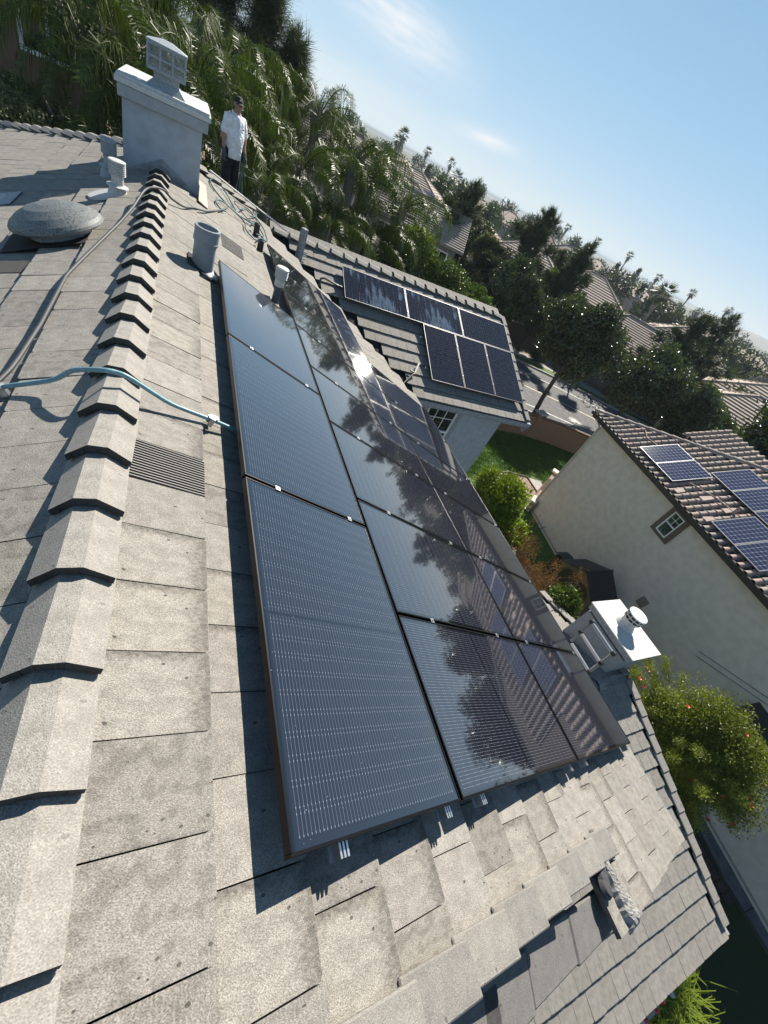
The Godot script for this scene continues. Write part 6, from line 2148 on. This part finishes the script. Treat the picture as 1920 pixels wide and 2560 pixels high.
	broad("wide dark tree right of the street tree, behind the neighbour's roof", "glossy street trees", Vector3(31.6, GY, -20.4), Vector3(31.6, -5.6, -20.4), Vector3(31.7, -4.0, -20.2), Vector3(3.4, 2.9, 3.0), 24, 3600, big, M.leaf_dark, [0.8, 1.3], 170, 0.2)
	broad("dark glossy tree above the second tiled hip of the neighbour", "glossy street trees", Vector3(35.5, GY, -18.0), Vector3(35.5, -6, -18.0), Vector3(35.6, -4.6, -17.6), Vector3(2.8, 2.6, 2.8), 18, 2400, big, M.leaf_dark, [0.8, 1.3], 172, 0.18)
	broad("bushy tree at the right edge behind the neighbour's farthest tiles", "glossy street trees", Vector3(31.5, GY, -11.6), Vector3(31.5, -6, -11.6), Vector3(31.0, -4.6, -11.4), Vector3(2.8, 2.2, 2.6), 18, 2200, mid, M.leaf_mid, [1.2, 2.2], 174, 0.16)
	broad("small yellow leaved tree right of the street tree's crown", "", Vector3(33.0, GY, -27.2), Vector3(33.0, -6.2, -27.2), Vector3(33.0, -5.0, -27.0), Vector3(1.2, 1.2, 1.1), 10, 700, mid, M.leaf_yellow, [1.0, 1.8], 176, 0.08)
	broad("yellow tree glowing between the first and second pines", "", Vector3(26.5, GY, -41.5), Vector3(26.5, -5.0, -41.5), Vector3(26.5, -2.6, -41.5), Vector3(1.3, 1.5, 1.3), 10, 700, mid, M.leaf_yellow, [1.2, 2.0], 178, 0.1)
	broad("lime green tree behind the third pine", "", Vector3(36.0, GY, -40.0), Vector3(36.0, -5.0, -40.0), Vector3(36.0, -2.6, -40.0), Vector3(1.8, 1.7, 1.8), 12, 900, mid, M.leaf_lime, [1.2, 2.2], 180, 0.12)
	pine("dark conifer at the right edge, left of two", "conifers at the right edge", Vector3(41.5, GY, -27.0), Vector3(42.0, 0.9, -26.6), 3.6, 0.2, 2400, M.leaf_pine, 182, tuft)
	pine("dark conifer at the right edge, farther and taller of two", "conifers at the right edge", Vector3(47.5, GY, -28.0), Vector3(47.5, 2.0, -28.0), 3.9, 0.2, 2400, M.leaf_pine, 184, tuft)
	# trees on the far side of the neighbour's house; the array mirrors them
	for q in [[27.5, -9.0, 1.9, 3.0, "first"], [28.0, -3.5, 3.2, 3.3, "second"], [29.0, 2.5, 4.2, 3.6, "third"], [28.5, 8.5, 3.6, 3.4, "fourth"], [30.0, 14.5, 4.6, 3.8, "last"]]:
		broad("tall tree behind the neighbour's house, mirrored in the solar array, %s from the street" % q[4], "trees mirrored in the array", Vector3(q[0], GY, q[1]), Vector3(q[0], -4.5, q[1]), Vector3(q[0], q[2] - q[3], q[1]), Vector3(q[3] * 0.9, q[3], q[3] * 0.9), 20, 1800, big, M.leaf_dark, [0.9, 1.5], 240 + int(q[1]), 0.2)
	# hedges before the far wall
	var n := 0
	for q in [[31.6, -31.6, 0.85, "rounded clipped shrub on the far side of the street by the wing's gable end"], [39.4, -27.6, 0.8, "grey clipped shrub on the far verge right of the street tree, first of three"], [40.4, -26.9, 0.85, "grey clipped shrub on the far verge right of the street tree, middle of three"], [41.4, -26.2, 0.9, "grey clipped shrub on the far verge right of the street tree, last of three"]]:
		o = thing("clipped_shrub", q[3], "shrub", Vector3(q[0], GY, q[1]), "clipped shrubs along the far wall")
		tr = S()
		tube(tr, [Vector3(q[0], GY, q[1]), Vector3(q[0], GY + 0.5, q[1])], [0.08, 0.05], 5)
		part("stem", tr, M.bark, o)
		crown(o, [[Vector3(q[0], GY + 0.75, q[1]), Vector3(1.2, 0.75, 0.9) * q[2]]], 700, small, M.leaf_grey, [1.4, 2.2], 190 + n, 0.0, "foliage")
		n += 1
	# shrubs between the houses
	broad("bright lime green citrus bush beside the pale blue wall", "", Vector3(9.9, GY, -7.6), Vector3(9.9, -6.8, -7.6), Vector3(9.75, -5.75, -7.45), Vector3(0.95, 1.25, 1.35), 22, 3200, mid, M.leaf_lime, [0.7, 1.2], 200, 0.07, "citrus_bush", "bush")
	rng.seed = 204
	o = thing("dry_shrub", "dry brown twiggy shrub in front of the shed", "shrub", Vector3(9.6, GY, -5.0))
	tr = S()
	var twigs := []
	for k in 46:
		var a := Vector3(9.6, GY + 1.2, -5.0) + Vector3(rng.randfn(), rng.randf_range(0, 0.6), rng.randfn()) * 0.2
		var e := a + Vector3(rng.randfn() * 0.5, rng.randf_range(0.5, 2.0), rng.randfn() * 0.55)
		tube(tr, [a, a.lerp(e, 0.5) + Vector3(0, 0.12, 0), e], [0.014, 0.009, 0.003], 4)
		twigs.append([e, Vector3(0.22, 0.26, 0.22)])
		twigs.append([a.lerp(e, 0.6), Vector3(0.25, 0.22, 0.25)])
	tube(tr, [Vector3(9.6, GY, -5.0), Vector3(9.6, GY + 1.4, -5.0)], [0.05, 0.03], 6)
	part("twigs", tr, mat(Color(0.16, 0.10, 0.05), 0.9), o)
	crown(o, twigs, 1500, leaf_spray(9, 0.1, 0.05, 0.014, 9), M.leaf_brown, [0.9, 1.5], 205, 0.0, "foliage")
	broad("small green shrub between the shed and the low chimney", "", Vector3(8.75, GY, -3.3), Vector3(8.75, -6.6, -3.3), Vector3(8.75, -5.0, -3.2), Vector3(0.32, 0.62, 0.5), 10, 700, mid, M.leaf_mid, [0.55, 0.95], 206, 0.04, "green_shrub", "shrub")
	o = broad("large green bush dotted with red flowers along the low roof's edge", "", Vector3(10.3, GY, 0.2), Vector3(10.3, -7.0, 0.2), Vector3(10.15, -5.35, 0.15), Vector3(1.15, 1.6, 1.75), 40, 9000, small, M.leaf_pome, [0.8, 1.35], 210, 0.08, "flowering_bush", "bush")
	# long whips that stick out of it, and its flowers
	rng.seed = 212
	tr = S()
	var tips := []
	for k in 30:
		var d := Vector3(rng.randfn(), rng.randf_range(-0.2, 1.2), rng.randfn()).normalized()
		var a := Vector3(10.15, -5.3, 0.15) + Vector3(1.0, 1.35, 1.6) * d * 0.75
		var e := a + d * rng.randf_range(0.4, 0.9) + Vector3(0, -0.1, 0)
		tube(tr, [a, a.lerp(e, 0.6) + Vector3(0, 0.06, 0), e], [0.008, 0.006, 0.002], 4)
		for j in 4: tips.append([a.lerp(e, 0.25 + 0.25 * j), Vector3(0.09, 0.09, 0.09)])
	part("whip", tr, M.bark, o).set_meta("kind", "stuff")
	crown(o, tips, 1100, small, M.leaf_pome, [0.5, 0.9], 213, 0.0, "whip_leaves")
	for k in 16:
		var d := Vector3(-absf(rng.randfn()) * 0.8, rng.randfn() * 0.8 + 0.3, rng.randfn()).normalized()
		var p := Vector3(10.15, -5.35, 0.15) + Vector3(1.15, 1.6, 1.75) * d * rng.randf_range(0.9, 1.05)
		var st := S()
		for j in 6:
			var a := j * TAU / 6
			var q := Vector3(cos(a), 0.5, sin(a)) * 0.04
			var s := Vector3(-sin(a), 0, cos(a)) * 0.022
			for v in [p, p + q + s, p + q - s]: st.add_vertex(v)
		lathe(st, [Vector2(0.0, -0.03), Vector2(0.016, -0.01), Vector2(0.018, 0.012)], 6, Transform3D(Basis(), p))
		part("flower", st, M.flower, o)
	# grass clump under the low eave
	o = thing("grass_clump", "arching yellow green ornamental grass below the low eave's corner", "grass", Vector3(8.5, GY, 3.7))
	var gs := S()
	rng.seed = 220
	for k in 900:
		var b := Vector3(8.45 + rng.randfn() * 0.28, GY + 0.05, 3.75 + rng.randfn() * 0.3)
		var d := Vector3(rng.randfn(), 0, rng.randfn()).normalized()
		var h := rng.randf_range(0.5, 1.25)
		var s := Vector3(-d.z, 0, d.x) * 0.009
		var p1 := b + d * h * 0.2 + Vector3(0, h * 0.75, 0)
		var p2 := b + d * h * 0.62 + Vector3(0, h * 0.86, 0)
		var p3 := b + d * h * 0.95 + Vector3(0, h * 0.6, 0)
		var v := rng.randf_range(0.6, 1.4)
		gs.set_color(Color(v, v, v * 0.8))
		quad(gs, b - s, b + s, p1 + s, p1 - s)
		quad(gs, p1 - s, p1 + s, p2 + s * 0.8, p2 - s * 0.8)
		for t in [p2 - s * 0.8, p2 + s * 0.8, p3]: gs.add_vertex(t)
	part("blades", gs, M.leaf_lime, o).set_meta("kind", "stuff")
	# blades standing on the lawn
	var blade := S()
	for k in 24:
		var b := Vector3(rng.randfn() * 0.10, 0, rng.randfn() * 0.10)
		var e := b + Vector3(rng.randfn() * 0.02, rng.randf_range(0.04, 0.08), rng.randfn() * 0.02)
		var v := rng.randf_range(0.7, 1.3)
		blade.set_color(Color(v, v, v * 0.8))
		for p in [b - Vector3(0.006, 0, 0), b + Vector3(0.006, 0, 0), e]: blade.add_vertex(p)
	var mm := MultiMesh.new()
	mm.transform_format = MultiMesh.TRANSFORM_3D
	mm.mesh = mesh_of(blade)
	var where := []
	for k in 9000:
		var p := Vector3(rng.randf_range(9.5, 24), GY - 0.018, rng.randf_range(-17, -9))
		if p.x > 12.6 and p.z > -12.4 - (p.x - 14) * 0.15 and p.x < 18: continue
		where.append(p)
	mm.instance_count = where.size()
	for k in where.size(): mm.set_instance_transform(k, Transform3D(Basis(Vector3.UP, rng.randf() * TAU).scaled(Vector3.ONE * rng.randf_range(0.8, 1.4)), where[k]))
	var mi := MultiMeshInstance3D.new()
	mi.name = "lawn_grass"
	mi.multimesh = mm
	mi.material_override = leaf_mat(Color(0.055, 0.115, 0.018), Color(0.3, 0.5, 0.06), 0.7)
	tag(mi, "mown green grass on the lawn between the houses", "grass", "", "stuff")
	add_child(mi, true)

func beyond() -> void:
	var beige := mat(Color(0.36, 0.31, 0.26), 0.95, M.faint, 0.3)
	var grey := mat(Color(0.22, 0.21, 0.20), 0.95, M.faint, 0.3)
	var pink := mat(Color(0.40, 0.31, 0.27), 0.95, M.faint, 0.3)
	var rose := mat(Color(0.20, 0.12, 0.085), 0.95, M.faint, 0.3)
	far_house("grey gabled two storey house with striped tile roof behind the yellow green tree", Vector3(16.7, 0, -36.9), -0.42, Vector2(7.0, 6.4), -2.2, -0.55, false, grey, Color(0.34, 0.285, 0.24), 1, 15)
	far_house("brown house with window and barrel tiled eave at the upper left corner", Vector3(-6.75, 0, -22.6), 0.1, Vector2(7.4, 6.0), 0.78, 2.3, false, rose, Color(0.40, 0.29, 0.22), 2, 18, -4.2, 3, 0.78)
	far_house("house with long tan tile roof seen through the tall palms", Vector3(10.5, 0, -46.5), -0.5, Vector2(15.0, 9.5), -1.6, 0.75, true, beige, Color(0.37, 0.29, 0.235), 3, 18)
	far_house("tan hip roofed house left of the skyline palms", Vector3(27.5, 0, -67.0), -0.6, Vector2(12.0, 10.0), -2.4, -0.1, true, beige, Color(0.37, 0.29, 0.235), 4, 12)
	far_house("pinkish house whose hip roof peeps over the grey gabled house", Vector3(20.5, 0, -51.0), -0.5, Vector2(11.0, 9.0), -2.9, -0.7, true, pink, Color(0.37, 0.29, 0.235), 5, 14)
	far_house("tan roofed house between the first and second pines", Vector3(31.0, 0, -52.0), -0.75, Vector2(11.0, 9.0), -3.0, -0.9, true, beige, Color(0.37, 0.29, 0.235), 6, 12)
	far_house("tan roofed house between the second and third pines", Vector3(38.5, 0, -49.5), -0.7, Vector2(11.0, 9.5), -2.9, -0.6, true, grey, Color(0.37, 0.29, 0.235), 7, 12)
	far_house("hip roofed house right of the third pine", Vector3(48.0, 0, -47.0), -0.8, Vector2(12.0, 10.0), -2.9, -0.4, true, beige, Color(0.37, 0.29, 0.235), 8, 12)
	far_house("house with grey tan tile roof and vent stacks right of the street tree's crown", Vector3(43.5, 0, -33.0), -0.95, Vector2(12.0, 8.5), -3.9, -1.7, true, grey, Color(0.37, 0.29, 0.235), 9, 14)
	far_house("tan roofed house at the right edge beyond the conifers", Vector3(47.5, 0, -19.5), -1.15, Vector2(11.0, 9.0), -4.0, -1.8, true, beige, Color(0.37, 0.29, 0.235), 10, 12)
	far_house("farther tan hip roof at the right edge of the picture", Vector3(58.0, 0, -24.0), -1.1, Vector2(12.0, 10.0), -3.4, -1.1, true, pink, Color(0.37, 0.29, 0.235), 11, 10)
	far_house("hip roofed house under the shaggy fan palm", Vector3(60.0, 0, -38.0), -0.9, Vector2(12.0, 10.0), -2.9, -0.5, true, beige, Color(0.37, 0.29, 0.235), 12, 10)
	rng.seed = 300
	for k in 16:
		var az := deg_to_rad(8.0 + k * 4.2 + rng.randf_range(-1.5, 1.5))
		var d := rng.randf_range(85, 190)
		far_house("distant tan hip roof among the trees, %s from the left on the skyline" % ["first", "second", "third", "fourth", "fifth", "sixth", "seventh", "eighth", "ninth", "tenth", "eleventh", "twelfth", "thirteenth", "fourteenth", "fifteenth", "sixteenth"][k], Vector3(EYE.x + sin(az) * d, 0, EYE.z - cos(az) * d), rng.randf_range(-1.0, 0.2), Vector2(12, 10), -3.0 + rng.randf() * 0.8, -0.6 + rng.randf() * 0.8, true, [beige, pink, grey][k % 3], Color(0.37, 0.29, 0.235), 310 + k, 0, GY, 2)
	# palms on the skyline
	fan_palm("tallest thin skyline palm, left of the three by the sky", Vector3(54.9, GY, -150), Vector3(54.9, 3.6, -150), 2.1, 401)
	fan_palm("second thin skyline palm from the left", Vector3(74.2, GY, -174.7), Vector3(74.2, 3.0, -174.7), 1.9, 402)
	fan_palm("third thin skyline palm from the left", Vector3(82.5, GY, -171), Vector3(82.5, 3.4, -171), 2.0, 403)
	fan_palm("stout palm below the third skyline palm", Vector3(63, GY, -124.8), Vector3(63, 0.9, -124.8), 2.3, 404)
	fan_palm("short palm left of the tallest skyline palm", Vector3(50.5, GY, -140), Vector3(50.5, 2.0, -140), 2.2, 405)
	fan_palm("shaggy fan palm leaning over the roofs on the right", Vector3(58.8, GY, -45.0), Vector3(59.2, 1.2, -45.5), 1.9, 406)
	for k in 6:
		fan_palm("tiny palm in the distant row above the right hand roofs, %s from the left" % ["first", "second", "third", "fourth", "fifth", "sixth"][k], Vector3(160 + k * 9, GY, -190 + k * 13), Vector3(160 + k * 9, 4.2 + (k % 3) * 0.8, -190 + k * 13), 2.3, 410 + k, "distant row of palms")
	# trees between and behind the roofs
	var kinds := [far_crown(1, false), far_crown(2, false), far_crown(3, true), far_crown(4, false)]
	var looks := [M.leaf_far, M.leaf_far, M.leaf_pine, M.leaf_grey]
	var names := ["rounded", "spreading", "pointed", "loose greyish"]
	rng.seed = 500
	var bark := S()
	tube(bark, [Vector3(0, -0.02, 0), Vector3(0.02, 0.3, 0), Vector3(0, 0.7, 0.01)], [0.035, 0.026, 0.008], 6)
	var trunk := mesh_of(bark)
	for k in 120:
		var az := deg_to_rad(-2.0 + 76.0 * (k + rng.randf()) / 120.0)
		var band := k % 3
		var d: float = [rng.randf_range(48, 80), rng.randf_range(85, 140), rng.randf_range(150, 300)][band]
		var p := Vector3(EYE.x + sin(az) * d, GY, EYE.z - cos(az) * d)
		var kind: int = [0, 1, 3, 0, 1, 3, 2][rng.randi() % 7]
		var h: float = [rng.randf_range(5.5, 8.3), rng.randf_range(7.5, 10.5), rng.randf_range(9.0, 13.0)][band]
		var o := thing("distant_tree", "%s dark tree of the far tree belt behind the roofs" % names[kind], "tree", p, "far tree belt, %s trees" % names[kind])
		o.basis = Basis(Vector3.UP, rng.randf() * TAU).scaled(Vector3(h * rng.randf_range(0.85, 1.25), h, h * rng.randf_range(0.85, 1.25)))
		put("trunk", trunk, M.bark, o)
		put("crown", kinds[kind], looks[kind], o).set_meta("kind", "stuff")
	# a house's own panels on the skyline
	for k in 2:
		solar_panel("pale solar panel block on the far tan roof left of the skyline palms, %s" % ["left", "right"][k], "solar panels far off", Vector3(24.6 + k * 1.9, -1.25, -61.6 + k * 1.3), Basis(Vector3.UP, -0.6) * Basis(Vector3.RIGHT, 0.40), 1.8, 2.2, M.blue_module, [], M.alu_dull)
	# hills in the haze
	var st := S()
	rng.seed = 600
	var fn := FastNoiseLite.new()
	fn.seed = 3
	fn.frequency = 0.02
	var prev := []
	for k in 120:
		var az := deg_to_rad(20.0 + k * 0.6)
		var hh := (0.02 + 0.98 * smoothstep(52.0, 63.0, rad_to_deg(az))) * (22.0 + 18.0 * fn.get_noise_1d(k * 2.2))
		var dir := Vector3(sin(az), 0, -cos(az))
		var cur := [dir * 1500 + Vector3(0, GY - 1, 0), dir * 1700 + Vector3(0, GY + hh * 0.7, 0), dir * 1900 + Vector3(0, GY + hh, 0), dir * 2200 + Vector3(0, GY - 1, 0)]
		if prev:
			for j in 3: quad(st, prev[j], cur[j], cur[j + 1], prev[j + 1])
		prev = cur
	solo("hills", st, mat(Color(0.16, 0.15, 0.12), 0.95), "", "", "", "structure")

func _ready() -> void:
	rng.seed = 12
	view_and_light()
	materials()
	yards()
	own_house()
	neighbour()
	main_array()
	wing_array()
	chimneys()
	vents()
	lines_and_tools()
	shed()
	plants()
	beyond()
	man()
